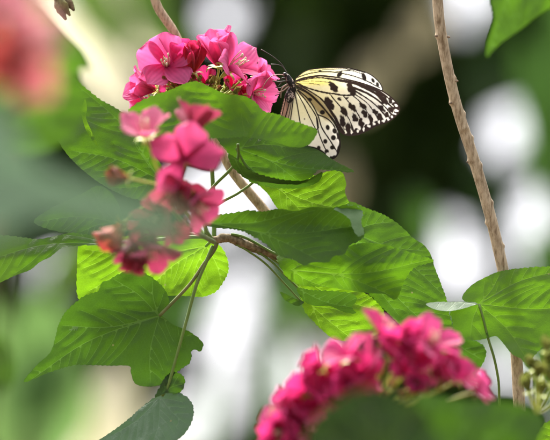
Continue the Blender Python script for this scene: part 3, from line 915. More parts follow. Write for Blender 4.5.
# leaves at left
make_leaf(br, [(-30, 236), (0, 235), (20, 237), (40, 239), (60, 235), (76, 232), (96, 234), (118, 238), (124, 244), (112, 247), (92, 245), (76, 246), (62, 248), (50, 257), (40, 262), (30, 270), (16, 275), (0, 282), (-30, 290)],
          (112, 243), [(-20, 262), (30, 268), (20, 238)], w=-10, g=(0.0, 0.35), wav=2.2, seed=18, fold=0.3, mat=M_LEAF, label='long leaf reaching the left edge above the lobed leaf', vw=0.6,
          petiole=[(112, 243, -10), (150, 240, -6), (190, 237, 0), (208, 237, 6)], pet_r=(1.6, 2.0), side=11)
make_leaf(br, [(70, 78), (84, 87), (100, 99), (114, 107), (126, 115), (136, 126), (146, 142), (164, 172), (160, 196), (140, 200), (112, 190), (85, 172), (64, 150), (52, 125), (55, 100)],
          (160, 180), [(74, 82), (124, 116), (70, 150), (110, 188)], w=-22, g=(-0.1, 0.45), wav=2.5, seed=19, mat=M_LEAF, label='leaf behind the dusky flowers with a straight upper edge', vw=0.5,
          petiole=[(160, 182, -20), (180, 205, -10), (200, 230, 0), (208, 237, 6)], pet_r=(1.5, 1.9))
make_leaf(br, [(82, 118), (80, 108), (77, 101), (82, 105), (85, 99), (87, 108), (86, 118), (92, 132), (98, 146), (92, 140), (86, 130)], (92, 136), [(83, 103)], w=-6, g=(0.3, 0.2), wav=0.5, seed=20, mat=M_LEAF_BRIGHT, serr=0, spacing=1.2,
          label='small forked pale stipule on the leaf at upper left', vw=0.5)

# ================================================================== UPPERMOST FLOWERS
FG = 'heads of pink flowers'
D1 = D + 0.011
fc = thing('flower_head', 'sharp bright pink flower head the butterfly is feeding on', 'flower head', W([(208, 112, 4)])[0], FG)
hub = (206, 108, 2)
P1, P2 = (0.72, 0.028, 0.20), (0.88, 0.18, 0.43)
P3c, P4c = (0.62, 0.012, 0.13), (0.78, 0.06, 0.26)
make_flower(fc, (156, 90, -2), (-0.85, -0.30, 0.30), 25, (22, 40), 0.3, P3c, P2, seed=1, d0=D1, foot=hub)
make_flower(fc, (150, 100, -8), (-0.6, 0.2, 0.4), 18, (25, 45), 0.9, P3c, P2, seed=12, d0=D1, foot=hub)
make_flower(fc, (167, 66, -4), (-0.05, -0.42, 0.85), 27, (58, 78), 0.25, P1, P2, seed=2, d0=D1, foot=hub, wide=0.56)
make_flower(fc, (193, 72, 2), (0.05, -0.85, 0.35), 24, (6, 14), 0.5, (0.55, 0.06, 0.03), (0.68, 0.03, 0.13), seed=3, d0=D1, foot=hub, stamens=False)
make_flower(fc, (180, 74, -10), (0.1, -0.8, 0.1), 30, (25, 45), 0.5, P3c, P4c, seed=9, d0=D1, foot=hub)
make_flower(fc, (218, 66, 0), (-0.10, -1.0, 0.22), 31, (18, 30), 0.7, P1, P2, seed=4, d0=D1, foot=hub, wide=0.55)
make_flower(fc, (228, 70, 4), (0.72, -0.50, 0.48), 31, (48, 72), 0.1, P1, P2, seed=5, d0=D1, foot=hub, wide=0.46)
make_flower(fc, (252, 93, 4), (0.78, -0.05, 0.62), 22, (50, 74), 0.5, P1, P2, seed=6, d0=D1, foot=hub)
make_flower(fc, (257, 80, -8), (0.6, -0.5, 0.2), 17, (20, 50), 0.2, P1, P2, seed=7, d0=D1, foot=hub)
make_flower(fc, (206, 84, -6), (-0.1, -0.5, 0.6), 15, (40, 60), 0.2, P3c, P4c, seed=8, d0=D1, foot=hub, stamens=False)
make_flower(fc, (242, 96, -8), (0.2, -0.2, 0.6), 14, (15, 30), 0.2, (0.6, 0.03, 0.08), P4c, seed=10, d0=D1, foot=hub, stamens=False)
make_flower(fc, (232, 88, -12), (0.2, -0.4, 0.5), 16, (30, 55), 0.3, P3c, P4c, seed=14, d0=D1, foot=hub, stamens=False)
make_flower(fc, (180, 86, -14), (-0.3, -0.3, 0.5), 18, (30, 55), 0.3, P3c, P4c, seed=15, d0=D1, foot=hub, stamens=False)
for k in range(34):
    r = np.random.default_rng(700 + k)
    a = (168 + 74 * (k + 0.5) / 34 + r.uniform(-3, 3), r.uniform(80, 94), r.uniform(-6, 9))
    b = ((a[0] - 206) / 50 + r.normal() * 0.25, -0.8, 0.5)
    make_flower(fc, a, b, r.uniform(4.5, 8), (3, 10), k, (0.36, 0.42, 0.08), (0.55, 0.46, 0.14) if k % 4 else (0.6, 0.2, 0.12), seed=40 + k, d0=D1, foot=hub, stamens=False, name='flower_bud', res=(7, 5), wide=0.36, ped_r=0.75)
v, f = tube_px([hub, (208, 124, 2), (212, 170, 0), (214, 215, 2), (214, 238, 5)], (2.0, 2.2, 2.4), D1, 9, 3)
build('flower_stalk', v, f, M_STALK, fc)

# ================================================================== DUSKY FLOWERS, nearer than the focus
D2 = 1.86
GROW = 1.12
fm = thing('flower_head', 'dusky rose flower head just left of centre, slightly blurred, below the bright one', 'flower head', W([(165, 200, -10)], D2)[0], FG)
hub2 = (165, 186, -24)
Q1, Q2 = (0.44, 0.025, 0.11), (0.62, 0.09, 0.23)
R1, R2 = (0.28, 0.02, 0.05), (0.44, 0.06, 0.13)
make_flower(fm, (147, 138, 0), (-0.15, -0.85, 0.42), 31, (48, 66), 0.3, (0.52, 0.05, 0.16), (0.72, 0.19, 0.33), d0=D2, seed=61, foot=hub2, wide=0.40)
make_flower(fm, (193, 136, -14), (0.12, -0.9, -0.25), 34, (30, 50), 0.1, R1, R2, d0=D2, seed=62, foot=hub2, mat=M_PETAL_OLD, wide=0.42)
make_flower(fm, (184, 160, 10), (0.12, 0.08, 0.98), 35, (60, 80), 0.45, Q1, Q2, d0=D2, seed=63, stamens=False, skip=(3,), foot=hub2, wide=0.5)
make_flower(fm, (172, 190, 0), (-0.1, 0.5, 0.8), 24, (50, 75), 0.2, R1, R2, d0=D2, seed=64, foot=hub2)
make_flower(fm, (190, 200, 0), (0.65, 0.5, 0.5), 30, (40, 62), 0.8, R1, Q2, d0=D2, seed=65, foot=hub2, mat=M_PETAL_OLD)
make_flower(fm, (150, 240, 0), (0.15, 0.85, 0.45), 31, (36, 58), 0.35, R1, (0.48, 0.06, 0.15), d0=D2, seed=66, foot=hub2, wide=0.36, mat=M_PETAL_OLD)
make_flower(fm, (122, 226, -4), (-0.5, 0.6, 0.4), 26, (20, 40), 0.9, (0.50, 0.14, 0.02), (0.42, 0.04, 0.05), d0=D2, seed=67, foot=hub2, mat=M_PETAL_OLD)
make_flower(fm, (132, 240, -8), (-0.1, 0.8, 0.4), 26, (30, 50), 0.9, R1, R2, d0=D2, seed=70, foot=hub2, mat=M_PETAL_OLD)
make_flower(fm, (128, 178, 14), (-0.7, -0.1, 0.5), 20, (10, 40), 0.2, (0.30, 0.10, 0.03), (0.26, 0.05, 0.03), d0=D2, seed=68, foot=hub2, mat=M_PETAL_OLD, stamens=False)
make_flower(fm, (160, 212, 4), (-0.4, 0.4, 0.8), 26, (40, 66), 0.2, R1, R2, d0=D2, seed=69, foot=hub2, mat=M_PETAL_OLD)
for k, (u, v_, sz, ax) in enumerate(((182, 188, 24, (0.2, 0.5, 0.8)), (146, 224, 24, (-0.2, 0.5, 0.8)), (136, 254, 20, (-0.3, 0.9, 0.4)), (172, 226, 20, (0.3, 0.6, 0.7)))):
    make_flower(fm, (u, v_, -6), ax, sz, (34, 62), 0.5 * k, R1, R2 if k % 2 else (0.40, 0.04, 0.09), d0=D2, seed=230 + k, foot=hub2, mat=M_PETAL_OLD, stamens=k % 3 == 0, wide=0.46, res=(9, 9))
v, f = tube_px([hub2, (170, 205, -60), (190, 228, -140), (214, 242, -215)], (2.0, 2.2, 2.4), D2, 9, 6)
build('flower_stalk', v, f, M_STALK_DARK, fm)

# ================================================================== MAGENTA FLOWERS at the bottom
D3 = 1.82
fb = thing('flower_head', 'blurred magenta flower head along the bottom edge', 'flower head', W([(370, 440, -20)], D3)[0], FG)
hub3 = (360, 425, -25)
GROW = 1.22
B1, B2 = (0.50, 0.010, 0.10), (0.70, 0.055, 0.24)
B3, B4 = (0.55, 0.015, 0.13), (0.76, 0.11, 0.32)
for k, (u, v_, sz, op) in enumerate(((287, 410, 27, 1), (276, 436, 26, 1), (308, 386, 27, 1), (298, 420, 24, 0), (322, 362, 22, 0), (330, 388, 28, 1), (350, 352, 27, 1), (352, 380, 24, 0), (382, 332, 29, 1), (374, 362, 28, 1), (406, 340, 25, 0),
                                     (402, 366, 26, 1), (428, 340, 29, 1), (432, 366, 24, 0), (456, 372, 24, 1), (474, 384, 20, 1), (318, 412, 22, 0), (414, 384, 18, 0), (366, 392, 18, 0), (300, 402, 24, 1), (284, 424, 24, 1), (312, 434, 24, 1), (336, 372, 22, 1), (360, 366, 22, 1), (306, 410, 26, 1), (320, 398, 26, 1), (298, 434, 24, 1), (326, 416, 26, 1), (344, 392, 24, 1), (390, 350, 24, 1), (416, 356, 24, 1))):
    r = np.random.default_rng(300 + k)
    ax = np.array((u - 372, (v_ - 430) * 0.9, 50.0)) / 90 + r.normal(size=3) * 0.35
    make_flower(fb, (u, v_ + 8, r.uniform(-16, 16)), ax, sz, (46, 74) if op else (20, 42), r.uniform(0, 1.2), B1 if k % 3 else B3, B2 if k % 3 else B4, d0=D3, seed=80 + k, foot=hub3, wide=0.46, stamens=(k % 4 == 0 and bool(op)), res=(9, 9))
for k, (u, v_) in enumerate(((392, 388), (402, 398), (384, 398), (416, 390), (352, 404), (338, 406), (372, 400), (396, 378), (426, 392), (440, 388))):
    make_flower(fb, (u, v_, 12), (0.1, -0.6, 0.7), 10, (4, 12), k, (0.36, 0.28, 0.06), (0.50, 0.26, 0.14), d0=D3, seed=140 + k, foot=hub3, stamens=False, name='flower_bud', res=(7, 5), wide=0.4)
v, f = tube_px([hub3, (365, 450, -25), (372, 500, -25), (380, 620, -30)], (2.4, 2.8, 3.2), D3, 9, 6)
build('flower_stalk', v, f, M_STALK_DARK, fb)

GROW = 1.3
# ================================================================== NEAR FLOWERS, top left, far out of focus
D4 = 1.32
ft = thing('flower_head', 'pale pink flower head in the top left corner, wholly out of focus', 'flower head', W([(20, 110, 0)], D4)[0], FG)
hub4 = (18, 96, -30)
for k, (u, v_, sz, ax, ca, cb) in enumerate(((28, 42, 27, (0.3, -0.5, 0.8), (0.70, 0.20, 0.26), (0.86, 0.50, 0.50)), (6, 4, 34, (-0.3, -0.6, 0.7), (0.62, 0.14, 0.22), (0.78, 0.30, 0.36)), (8, 52, 30, (-0.4, 0.1, 0.9), (0.45, 0.05, 0.03), (0.62, 0.12, 0.12)),
                                             (26, 72, 26, (0.2, 0.3, 0.9), (0.50, 0.10, 0.10), (0.66, 0.22, 0.24)), (8, 22, 26, (0.2, -0.8, 0.5), (0.6, 0.10, 0.18), (0.72, 0.24, 0.32)), (-24, 30, 32, (-0.6, -0.3, 0.7), (0.6, 0.12, 0.2), (0.7, 0.22, 0.3)))):
    make_flower(ft, (u, v_, -5), ax, sz, (48, 74), 0.4 * k, ca, cb, d0=D4, seed=160 + k, foot=hub4, wide=0.52, res=(9, 9))
v, f = tube_px([hub4, (14, 140, -40), (5, 240, -50), (-10, 500, -60), (-20, 700, -60)], (2.4, 2.8, 3.4), D4, 9, 8)
build('flower_stalk', v, f, M_STALK_DARK, ft)

# ================================================================== SINGLE LEAVES near the camera and at the edges
def leaf_thing(label, outline, base, tips, petiole, d0=D, name='leaf', cat='leaf', **kw):
    pr = kw.pop('pr', (1.8, 2.2))
    bw = W([petiole[-1]], d0)[0]
    t = thing(name, label, cat, bw, kw.pop('group', None))
    make_leaf(t, outline, base, tips, d0=d0, name='blade', petiole=None, **kw)
    v, f = tube_px(petiole, pr, d0, 8, 4)
    build('petiole', v, f, M_STALK_DARK if kw.get('mat') is M_LEAF_DARK else M_STALK, t)
    return t

leaf_thing('green leaf hanging into the top right corner', [(486, -30), (491, 0), (494, 20), (487, 44), (486.5, 57), (492, 52), (500, 44), (520, 30), (535, 18), (550, 8), (570, -10), (580, -40), (540, -60), (500, -55)],
           (540, -50), [(488, 54), (560, 0), (500, 0)], [(540, -50, 0), (560, -90, -10), (590, -160, -20)], w=0, d0=1.87, g=(0.1, 0.15), wav=3, seed=31, mat=M_LEAF, spacing=3)
rl = leaf_thing('broad leaf in front of the bare stem, with a thin drooping stalk', [(478, 304), (468, 306), (456, 310), (450, 313), (452, 320), (455, 331), (462, 338), (476, 340), (487, 338), (496, 336), (504, 344), (512, 354), (520, 358), (528, 362), (545, 345), (565, 340), (590, 330), (600, 300), (585, 272), (560, 267), (538, 267), (514, 269), (498, 272), (484, 278), (472, 285), (463, 295), (464, 301)],
           (479, 304), [(598, 300), (560, 270), (500, 274), (528, 360), (470, 338)], [(479, 304, 22), (483, 318, 25), (488, 338, 26), (494, 358, 25), (498, 378, 22), (499, 392, 18), (500, 440, 8)], w=20, g=(-0.1, 0.45), wav=3, seed=32, fold=0.12, mat=M_LEAF_MID, pr=(1.3, 1.3), curv=(0, 0.002, 0), vw=0.6, side=13)
make_leaf(rl, [(426, 304), (436, 302), (450, 302), (464, 302), (477, 303), (468, 307), (456, 310), (446, 311), (434, 309)], (477, 304), [(428, 305)], w=34, g=(0.05, 0.9), wav=0.8, seed=33, mat=M_GLOSS, quilt=0.2, serr=0.4, spacing=1.5, name='pale_flap', label='pale lobe turned up towards the sky')
D5 = 1.34
leaf_thing('soft grey green leaf across the left side, very close and out of focus', [(-70, 100), (-20, 96), (8, 110), (22, 138), (38, 162), (74, 180), (116, 190), (156, 204), (190, 226), (184, 242), (140, 238), (96, 226), (56, 216), (30, 222), (0, 234), (-70, 240)],
           (-60, 170), [(184, 232), (10, 226), (20, 128)], [(-60, 170, 0), (-100, 180, -10), (-170, 240, -30)], d0=1.22, w=0, g=(0.05, 0.35), wav=6, quilt=2, seed=34, mat=M_LEAF_GREY, spacing=4, serr=0)
leaf_thing('dark leaf just above the long leaf at the left edge', [(34, 222), (48, 210), (64, 202), (82, 194), (98, 186), (112, 194), (122, 214), (122, 236), (100, 236), (78, 233), (56, 231)], (118, 222), [(38, 221), (92, 190), (80, 232)],
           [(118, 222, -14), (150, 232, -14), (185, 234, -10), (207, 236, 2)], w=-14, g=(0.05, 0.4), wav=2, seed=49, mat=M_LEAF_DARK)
leaf_thing('near green leaf beside the pale pink flowers in the top left', [(14, -24), (30, -6), (44, 8), (54, 20), (70, 38), (82, 50), (90, 69), (80, 71), (79, 84), (88, 100), (78, 128), (50, 150), (10, 150), (-40, 110), (-50, 40), (-20, -10)],
           (-20, 120), [(88, 66), (50, 20), (60, 130)], [(-20, 120, 0), (-50, 160, -6), (-90, 260, -10)], d0=1.68, w=0, g=(-0.1, 0.2), wav=4, seed=35, mat=M_LEAF, spacing=4)
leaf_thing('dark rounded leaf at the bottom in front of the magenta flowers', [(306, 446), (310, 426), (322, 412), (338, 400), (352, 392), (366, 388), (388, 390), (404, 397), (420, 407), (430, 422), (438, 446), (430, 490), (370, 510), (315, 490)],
           (370, 500), [(366, 389), (420, 404), (316, 420)], [(370, 500, 0), (372, 540, -6), (380, 640, -20)], d0=1.56, w=0, g=(0, 0.1), wav=5, quilt=3, vw=2.6, side=26, seed=36, mat=M_LEAF_SHADED, spacing=3.5, serr=0.5)
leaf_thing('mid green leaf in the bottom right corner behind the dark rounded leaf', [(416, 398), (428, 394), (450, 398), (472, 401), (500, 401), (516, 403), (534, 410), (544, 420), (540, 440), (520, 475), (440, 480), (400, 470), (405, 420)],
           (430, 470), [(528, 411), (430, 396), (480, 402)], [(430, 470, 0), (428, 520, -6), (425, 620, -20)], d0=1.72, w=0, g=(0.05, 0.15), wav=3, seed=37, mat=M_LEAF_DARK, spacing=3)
leaf_thing('small bright leaf low in the right corner beside the bud cluster', [(534, 446), (536, 436), (544, 424), (552, 420), (572, 414), (590, 440), (570, 470), (540, 466)], (570, 466), [(552, 421), (538, 440)], [(570, 466, -10), (575, 500, -12), (580, 600, -20)], w=-10, g=(0, 0.3), wav=2, seed=38, mat=M_LEAF_BRIGHT)
leaf_thing('dark green leaf cut off by the left edge below the long leaf', [(-30, 330), (-10, 332), (6, 342), (14, 362), (10, 384), (-4, 394), (-30, 396)], (-30, 364), [(14, 364), (0, 340)], [(-30, 364, 0), (-60, 372, -4), (-120, 420, -10)], d0=2.6, w=0, g=(0, 0.1), wav=2, seed=39, mat=M_LEAF_DARK, spacing=3)
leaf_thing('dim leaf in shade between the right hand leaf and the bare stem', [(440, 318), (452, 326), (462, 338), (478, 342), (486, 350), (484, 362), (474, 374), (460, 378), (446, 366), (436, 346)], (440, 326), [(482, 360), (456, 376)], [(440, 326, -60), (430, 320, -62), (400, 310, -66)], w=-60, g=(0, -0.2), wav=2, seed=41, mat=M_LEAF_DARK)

# bud cluster, right edge
D6 = 1.86
bc = thing('bud_cluster', 'cluster of yellow green closed buds at the right edge', 'bud cluster', W([(540, 412, 0)], D6)[0])
hub6 = (536, 414, 0)
for k, (u, v_, s) in enumerate(((530, 392, 20), (538, 378, 22), (546, 366, 22), (552, 384, 22), (541, 396, 20), (534, 370, 18), (556, 400, 20), (528, 384, 15), (547, 352, 18))):
    r = np.random.default_rng(500 + k)
    make_flower(bc, (u, v_, r.uniform(-8, 8)), ((u - 536) / 40 + r.normal() * 0.2, -0.8, 0.5), s * 0.72, (8, 18), k * 0.7, (0.17, 0.22, 0.03), (0.30, 0.34, 0.07), d0=D6, seed=200 + k, foot=hub6, stamens=False, name='flower_bud', wide=0.42, mat=M_PETAL_OLD, res=(8, 7))
v, f = tube_px([hub6, (526, 430, 0), (512, 446, 0), (490, 480, -4), (470, 560, -10)], (2.0, 2.2, 2.6), D6, 9, 4)
build('stalk', v, f, M_STALK_DARK, bc)

# ================================================================== BUTTERFLY
bf = thing('butterfly', 'white butterfly with black veins and spots and a yellow wing base', 'butterfly', W([(290, 84, -4)])[0])
CREAM = np.array((0.86, 0.82, 0.58)); WHITE = np.array((0.90, 0.88, 0.78)); BLACK = np.array((0.016, 0.012, 0.010)); BROWN = np.array((0.026, 0.016, 0.013)); YEL = np.array((0.80, 0.72, 0.24)); TAN = np.array((0.34, 0.25, 0.10)); PINK = np.array((0.42, 0.24, 0.17))

def ell(p, c, a, b, ang, soft=0.35):
    """1 inside an ellipse of half axes a (along ang) and b"""
    x = p[:, 0] - c[0]; y = p[:, 1] - c[1]
    ca, sa = math.cos(math.radians(ang)), math.sin(math.radians(ang))
    q = np.sqrt(((x * ca + y * sa) / a) ** 2 + ((-x * sa + y * ca) / b) ** 2)
    return 1 - smoothstep(1 - soft / min(a, b), 1 + soft / min(a, b), q)

def wing(name, outline, paint, wfun, spacing=0.55, seed=0, label=None):
    o = catmull(outline, True, 0.8)
    v2, f = fill(o, [], spacing, 0.1, seed)
    bd, bf_ = seg_dist(v2, np.vstack([o, o[:1]]))
    col = paint(v2, bd, o)
    ww = wfun(v2[:, 0], v2[:, 1])
    return build(name, W(np.column_stack([v2, ww])), f, M_WING, bf, col=col, label=label)

def lerp(c, colr, m):
    m = np.clip(m, 0, 1)[:, None]
    return c * (1 - m) + colr * m

FV = [  # veins of the forewing: points, half width
    ([(296, 83), (309, 88.4), (322, 92), (335, 94), (345, 95.4), (353, 95)], 0.75),
    ([(296, 81.5), (308, 79), (320, 77.8), (335, 79.6), (348, 81.8), (360, 84.6), (375, 90), (386, 97)], 0.6),
    ([(349, 82.5), (352, 89), (354, 95)], 0.9),
    ([(329, 93), (336, 101.6), (343, 110), (350, 121), (354, 135)], 0.5),
    ([(343, 95.5), (352, 106), (360, 118), (363, 133)], 0.5),
    ([(352, 95), (360, 102), (369, 115), (373, 127)], 0.5),
    ([(354, 93.5), (367, 103), (376, 115), (381, 124)], 0.5),
    ([(355, 91), (372, 102), (384, 114), (389, 121)], 0.5),
    ([(354, 88), (366, 93), (378.7, 101), (389, 111.5), (394, 118)], 0.5),
    ([(358, 84.5), (373, 92), (386, 102), (395, 110), (398, 113)], 0.5),
    ([(375, 89), (386, 96), (398, 107)], 0.3),
    ([(297, 85), (306, 89), (320, 98), (328, 107), (334, 116), (340, 127), (345, 135)], 0.55),
    ([(298, 83.2), (310, 83.4), (320, 85)], 0.22), ([(299, 81.6), (314, 81), (330, 82.4)], 0.22),
    ([(310, 88.6), (322, 96), (330, 105), (338, 117), (346, 131)], 0.0),
]
FS = [((333.5, 87), 3.2, 6.2, -38), ((351.5, 89.5), 3.6, 6.6, -28), ((329.5, 103.5), 3.3, 7.2, -30), ((339.3, 99), 1.7, 1.7, 0), ((347, 98), 1.6, 1.2, 0),
      ((344, 111.5), 2.8, 5.2, -30), ((342.5, 121.5), 2.6, 6.2, -12), ((352.5, 107.5), 2.7, 5.4, -40), ((354.8, 117.8), 2.6, 4.3, -25), ((363, 106), 2.3, 4.6, -45), ((364.8, 114), 2.4, 4.4, -28),
      ((361, 123), 2.6, 5.0, -12), ((348, 128), 2.6, 5.2, 0), ((375.2, 112), 2.2, 3.3, -40), ((371, 119.5), 2.2, 4.6, -20), ((381.5, 108.5), 2.2, 4.2, -48), ((379, 94), 2.6, 5.2, -25), ((383.5, 100), 3.0, 5.2, -40),
      ((380, 117), 2.4, 4.4, -25), ((391, 99.5), 2.0, 3.4, -40), ((391, 110), 2.2, 3.4, -40), ((387, 115), 2.2, 3.4, -30), ((394, 105.5), 1.8, 3, -30)]
FO = [(345.5, 131.5, 80), (351.7, 132.5, 85), (357.9, 131, 75), (363.6, 129.4, 70), (368.7, 125.6, 60), (373.8, 124, 65), (379, 121.7, 62), (383.7, 121.4, 60), (388, 119, 50), (391.9, 117, 45), (395, 114, 30), (396.5, 110.4, 15), (396.4, 105.5, -10), (393.5, 100.8, -35), (389.5, 96.4, -45)]
def paint_fore(p, bd, o):
    c = np.tile(WHITE, (len(p), 1))
    c = lerp(c, CREAM, 1 - smoothstep(310, 372, p[:, 0]))
    ydist, _ = seg_dist(p, np.array([(297, 82.5), (312, 81), (328, 81.5), (344, 86)]))
    c = lerp(c, YEL, (1 - smoothstep(1.5, 6.5, ydist)) * (1 - smoothstep(318, 352, p[:, 0])))
    td, _ = seg_dist(p, np.array([(298, 87), (312, 95), (323, 105), (331, 116)]))
    c = lerp(c, TAN, 0.75 * (1 - smoothstep(0.8, 4.2, td)))
    outer = smoothstep(318, 350, p[:, 0] + 0.35 * (p[:, 1] - 80))
    pw = p + 0.55 * np.column_stack([fnoise(p, 71, 5.5), fnoise(p, 72, 5.5)])
    m = np.zeros(len(p))
    rag = 1.1 * fnoise(p, 3, 7)
    band = (1 - smoothstep(5.4, 6.6, bd + 1.3 * rag + 1.2 * smoothstep(372, 388, p[:, 0]))) * smoothstep(338, 346, p[:, 0]) * smoothstep(96, 104, p[:, 1] + 0.25 * (p[:, 0] - 380))
    m = np.maximum(m, band)
    for pts, wd in FV:
        if wd == 0: continue
        d, fr = seg_dist(p, catmull(pts, False, 2))
        wv = wd * (1 + 0.25 * fnoise(p, 17, 5)) + outer * (0.95 - 0.5 * smoothstep(372, 388, p[:, 0])) * (1 - smoothstep(4, 15, bd + rag))
        m = np.maximum(m, 1 - smoothstep(wv * 0.75, wv * 1.35, d))
    for cc, a, b, ang in FS:
        m = np.maximum(m, ell(pw, cc, a * 1.05, b * 1.05, ang, 0.5))
    ov = np.zeros(len(p))
    for (x, y, ang) in FO:
        ov = np.maximum(ov, ell(pw, (x, y), 1.75, 1.15, ang, 0.4))
    m = m * (1 - ov)
    edge = 1 - smoothstep(1.1, 1.6, bd)
    m = np.maximum(m, edge)
    dd, _ = seg_dist(p, np.array([(295, 81), (306, 77.6), (320, 75.6), (336, 77)]))
    m = np.maximum(m, 1 - smoothstep(0.8, 1.4, dd))
    return lerp(c, BROWN, m)

HV = [([(293, 90), (293, 100), (291, 116), (288, 135)], 0.55), ([(294, 90), (297, 104), (300, 122), (303, 140)], 0.55), ([(295.5, 90), (303, 103), (310, 118), (316, 130)], 0.5), ([(297, 90), (307, 102), (316.5, 117), (318.5, 128)], 0.55),
      ([(298, 90), (309, 100), (317.5, 114.5), (322, 128), (331, 142), (338, 154)], 0.6), ([(317.3, 114.5), (326, 118), (332, 123), (335, 128)], 0.6), ([(316.5, 118), (318.5, 132), (324, 146), (329, 156)], 0.55), ([(318, 128), (310, 138), (306, 150)], 0.5),
      ([(291.5, 92), (288, 108), (283, 124)], 0.5), ([(292.2, 92), (290.4, 108), (286, 130)], 0.4)]
HS = [((322.4, 112.3), 2.6, 2.3, 0), ((309.8, 99.5), 2.4, 1.7, 15), ((327.7, 127.5), 2.0, 2.7, -10), ((334.7, 131), 2.3, 2.8, -20), ((333.4, 137.7), 2.5, 2.6, 0), ((325.3, 141.4), 2.1, 2.4, 0), ((332.5, 147.5), 2.5, 2.2, 0), ((318.7, 148), 1.9, 2.3, 0), ((326.7, 151.5), 2.2, 2.3, 0), ((304.5, 119), 0.6, 0.8, 0), ((337.6, 141), 1.5, 4, 0)]
HO = [(337, 143, 95, 4.0), (334.4, 152.3, 70, 3.2), (328.2, 155, 60, 2.6)]
def paint_hind(p, bd, o):
    c = np.tile(CREAM, (len(p), 1))
    c = lerp(c, WHITE, smoothstep(112, 132, p[:, 1]))
    c = lerp(c, PINK, (1 - smoothstep(287, 296, p[:, 0] + 0.15 * (p[:, 1] - 100))))
    td, _ = seg_dist(p, np.array([(300, 91), (312, 100), (324, 113), (334, 126)]))
    c = lerp(c, TAN, 0.85 * (1 - smoothstep(2.5, 5.0, td)) * (1 - smoothstep(117, 123, p[:, 1])))
    m = np.zeros(len(p))
    for pts, wd in HV:
        d, fr = seg_dist(p, catmull(pts, False, 2))
        m = np.maximum(m, 1 - smoothstep(wd * 0.75, wd * 1.4, d))
    for cc, a, b, ang in HS:
        m = np.maximum(m, ell(p, cc, a, b, ang, 0.5))
    low = smoothstep(128, 134, p[:, 1])
    m = np.maximum(m, low * (1 - smoothstep(2.6, 3.6, bd)))
    ov = np.zeros(len(p))
    for (x, y, ang, a) in HO:
        ov = np.maximum(ov, ell(p, (x, y), a, 2.0, ang, 0.4))
    m = m * (1 - ov)
    m = np.maximum(m, 1 - smoothstep(0.7, 1.3, bd))
    return lerp(c, BLACK, m)

GV = [([(296, 78), (310, 73.4), (326, 71.6), (345, 74), (362, 79), (380, 88)], 0.55), ([(345, 74), (357, 77), (372, 83)], 0.35), ([(335, 72), (350, 70.6), (364, 74.4)], 0.4), ([(310, 71), (330, 69.5), (350, 69.5), (366, 73)], 0.3)]
GS = [((339.5, 74.5), 2.2, 3.6, 40), ((364, 77), 2.2, 4.6, -20), ((373, 80.5), 1.6, 2.8, -30), ((377.5, 84.5), 1.6, 2.6, -20), ((320, 70.5), 1.6, 0.8, 0)]
def paint_far(p, bd, o):
    c = np.tile(CREAM, (len(p), 1))
    c = lerp(c, WHITE, smoothstep(335, 365, p[:, 0]))
    c = lerp(c, YEL, 0.75 * (1 - smoothstep(312, 348, p[:, 0])))
    m = np.zeros(len(p))
    for pts, wd in GV:
        d, fr = seg_dist(p, catmull(pts, False, 2))
        m = np.maximum(m, 1 - smoothstep(wd * 0.75, wd * 1.4, d))
    for cc, a, b, ang in GS:
        m = np.maximum(m, ell(p, cc, a, b, ang, 0.5))
    m = np.maximum(m, 1 - smoothstep(0.8, 1.5, bd))
    return lerp(c, BLACK, m)

FORE = [(294, 82), (300, 78.4), (308, 76.4), (320, 75), (335, 76.4), (348, 79), (360, 82), (372, 86), (382, 90.4), (391, 96.5), (397.5, 103), (400.2, 109), (397.6, 115), (389, 121.8), (376, 126.6), (365, 132.4), (354, 135.8), (344, 135), (338.5, 130), (334, 121.5), (327, 113), (320, 104.6), (312, 96.4), (303, 90), (296, 86)]
HIND = [(291, 87), (298, 88.5), (308, 93), (318, 102), (327, 112), (334, 122), (338.4, 130.5), (340.4, 139), (340.6, 147), (338, 155), (332.6, 159.4), (326, 157), (317, 151), (305, 148), (293, 143), (284, 134), (280.6, 122), (282.6, 110), (286.4, 96)]
FARW = [(295, 80), (300, 74), (308, 69.6), (320, 67.8), (335, 67.2), (348, 67.7), (360, 70.2), (370, 73.8), (378, 80.2), (382, 86), (382.4, 91), (374, 100), (355, 112), (335, 116), (318, 102), (303, 90)]
wing('forewing', FORE, paint_fore, lambda u, v: -1.0 + 0.03 * (u - 295) + 1.2 * np.sin((u - 295) / 36) + 0.3 * np.sin(v / 3.2 + u / 9), seed=1)
wing('hindwing', HIND, paint_hind, lambda u, v: -1.6 + 0.02 * (u - 295) + 1.0 * np.sin((v - 88) / 26) + 0.25 * np.sin(u / 3), seed=2)
wing('forewing', FARW, paint_far, lambda u, v: -9.0 - 0.10 * (u - 295) + 0.8 * np.sin((u - 295) / 30), seed=3, spacing=0.7)
wing('hindwing', [(x - 1.5, y - 1) for x, y in HIND], lambda p, bd, o: paint_hind(p + np.array((1.5, 1)), bd, o), lambda u, v: -9.5 - 0.08 * (v - 88), seed=4, spacing=0.9)
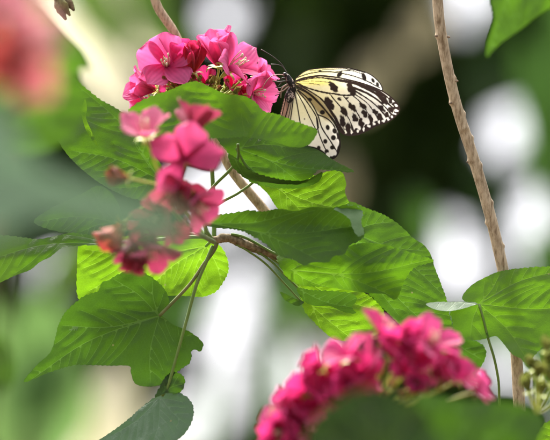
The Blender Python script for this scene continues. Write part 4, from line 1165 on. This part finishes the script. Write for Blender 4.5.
# body: head, thorax and abdomen as one tapering surface
v, f = tube_px([(282.8, 73.2, -1.6), (284.2, 73.8, -1.6), (286.2, 75.4, -1.6), (287.8, 77.6, -1.6), (289.4, 80.4, -1.4), (291.4, 83.8, -1.2), (292.8, 87.4, -2), (291.6, 92, -4), (289.4, 100, -5.0), (286.6, 112, -5.2), (284, 122, -5.2), (282.6, 128, -5.2)],
               (0.6, 2.8, 3.5, 3.0, 4.6, 5.6, 4.6, 2.8, 2.7, 2.5, 1.7, 0.4), D, 18, 0.5, lump=0.03)
build('body', v, f, M_BODY, bf)
v, f = ball_px((285.0, 74.2, 0.9), 1.9, D, 8); build('eye', v, f, M_EYE, bf)
v, f = ball_px((285.0, 74.2, -4.1), 1.9, D, 8); build('eye', v, f, M_EYE, bf)
for pts, w_ in (([(286.6, 72.6, -3), (282, 66.4, -1), (276.6, 64.6, 1), (271, 64.4, 2)], 0.32), ([(287, 72.6, -5), (281, 63.5, -8), (272, 56, -10), (261, 49.5, -12)], 0.32)):
    v, f = tube_px(pts, (w_, w_ * 0.9, w_ * 1.0, w_ * 1.7), D, 6, 1); build('antenna', v, f, M_LEG, bf)
for pts, mt in (([(289, 80, -2), (284, 81.4, 1), (279.6, 81.8, 1), (272.6, 81, -2)], M_LEG), ([(288.6, 79.4, -6), (282.4, 78, -7), (281, 83, -7), (278, 86.4, -6)], M_LEG), ([(290.5, 83, -2), (285.4, 85.4, 1), (281.6, 89.6, 1), (280.8, 98, 0)], M_LEG_PALE),
                ([(291, 85, -2), (286.6, 87.8, 1), (282.8, 90.8, 2), (277.4, 92.6, 2)], M_LEG_PALE), ([(290.4, 83.4, -8), (284, 86, -10), (280, 88, -11), (275, 87, -10)], M_LEG), ([(291, 85.4, -8), (284, 90.4, -10), (279.6, 94, -10), (275, 95.6, -9)], M_LEG)):
    v, f = tube_px(pts, (0.9, 0.85, 0.65, 0.4), D, 7, 1); build('leg', v, f, mt, bf)
v, f = tube_px([(284.2, 75.2, -4), (279, 74.6, -3), (273, 75.6, -2), (267.5, 80, -2), (262, 88, -2)], (0.45, 0.4, 0.35), D, 6, 1); build('proboscis', v, f, M_LEG_PALE, bf)
